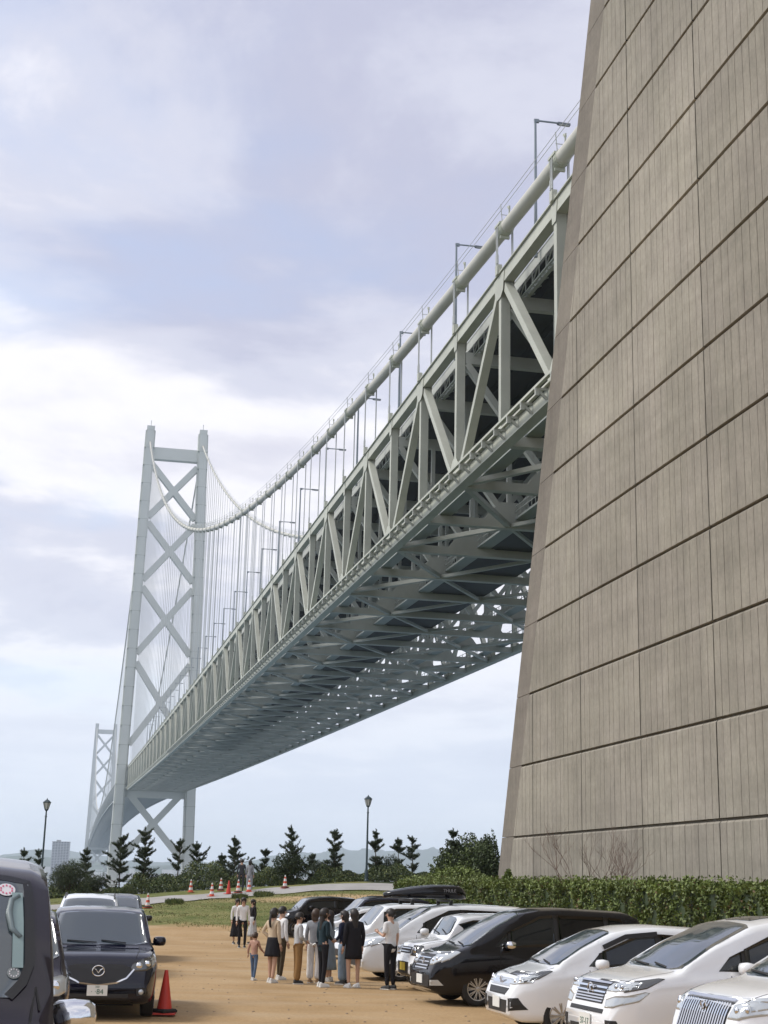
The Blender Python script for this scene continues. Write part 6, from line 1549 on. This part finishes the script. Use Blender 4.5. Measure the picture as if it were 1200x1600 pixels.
# ================================================================== people: placement
# view-facing angles: 'away' = pi/2, towards camera = -pi/2, image left = pi, image right = 0
def ppl(px, pyf, Y, face, h, label, **k):
    x = X_at(px, pyf, Y); return person(x, Y, face, h, label, **k)
A_ = math.pi/2
gm = 'young people chatting by the cars'
ppl(396, 1522, 35.5, R(60), 1.06, 'toddler in a dusty pink top and blue jeans stepping at the left of the group', top='pinkbr', bottom='pants', bcol='denim', hair='short', hcol=HAIRBR, armL='out', armR='fwd', stride=0.2, child=True, group=gm, shoes='white')
ppl(424, 1530, 34.8, R(50), 1.64, 'girl with a ponytail, cream sweater and short black skirt', top='beige', bottom='skirt', bcol='black', hair='pony', armL='hip', armR='down', stride=0.12, group=gm)
ppl(437, 1528, 35.9, R(40), 1.66, 'person in a white shirt and dark olive trousers behind the girl in the black skirt', top='white', bottom='pants', bcol='olive', hair='short', stride=0.1, group=gm, armL='back')
ppl(464, 1531, 34.6, R(20), 1.56, 'boy in a light grey sweater and tan brown trousers standing alone between groups', top='lgrey', bottom='wide', bcol='brown', hair='short', armR='front', shoes='black', stride=0.06, group=gm)
ppl(490, 1532, 35.0, R(75), 1.64, 'person in a grey sweater and loose white trousers', top='grey', bottom='wide', bcol='white', hair='bob', hcol=HAIRBR, group=gm, shoes='tan')
ppl(503, 1538, 33.8, R(30), 1.68, 'woman with long black hair, dark teal jacket and black leggings', top='teal', bottom='pants', bcol='black', hair='long', armR='front', armL='down', stride=0.05, group=gm, toplen=0.12, build=1.05)
ppl(513, 1527, 35.7, R(160), 1.60, 'person in a grey-blue midi skirt behind the woman in dark teal', top='sky', bottom='longskirt', bcol='sky', hair='long', armL='front', group=gm)
ppl(536, 1537, 34.8, R(150), 1.62, 'person in a dark patterned top and light jeans', top='navy', bottom='wide', bcol='ldenim', hair='bob', armL='front', shoes='black', group=gm)
ppl(551, 1541, 33.8, R(120), 1.68, 'woman in a loose black top and bare legs', top='black', bottom='dress', bcol='black', hair='long', shoes='white', group=gm, toplen=0.12, build=1.2)
ppl(609, 1541, 33.5, R(140), 1.71, 'young man in a white T-shirt and black trousers looking at his phone', top='white', sleeve='short', bottom='pants', bcol='black', hair='short', armL='phone', armR='down', shoes='black', group=gm, toplen=0.08, build=1.08)
gb = 'three people at the edge of the grass'
ppl(369, 1462, 54.5, R(-70), 1.58, 'person in white top and long black skirt, leftmost of the three by the grass', top='white', bottom='longskirt', bcol='black', hair='long', group=gb, shoes='black')
ppl(378, 1471, 51.8, R(-80), 1.66, 'person in a white sweater and black trousers facing the camera by the grass', top='white', bottom='pants', bcol='black', hair='bob', group=gb, shoes='black')
ppl(394, 1460, 55.0, R(-150), 1.56, 'person in black with a patterned skirt at the right of the three by the grass', top='black', bottom='longskirt', bcol='lgrey', hair='long', group=gb, shoes='black')
gw = 'pair standing on the path'
ppl(376, 1395, 81.5, A_, 1.72, 'person in dark clothes standing on the path, back to the camera', top='dgrey', bottom='pants', bcol='dgrey', hair='short', group=gw, shoes='black')
ppl(389, 1395, 81.2, A_-0.3, 1.66, 'person in a long grey coat on the path beside the one in dark clothes', top='grey', bottom='wide', bcol='grey', hair='bob', group=gw, shoes='white', toplen=0.1)
# small loose stones on the sand
stm = mat('loose_stone', (0.30, 0.23, 0.16), 0.9, var=0.3, vscale=20); b = MB(); r = random.Random(8)
for i in range(420):
    y = r.uniform(14, 58); x = X_at(r.uniform(230, 1000), 1500, y); q = r.uniform(0.008, 0.03); b.lathe([(q*0.5, -q*0.2), (q, q*0.15), (q*0.6, q*0.6)], 6, 'Z', (x, y, G(x, y)))
tag(b.build('gravel', stm), kind='stuff')
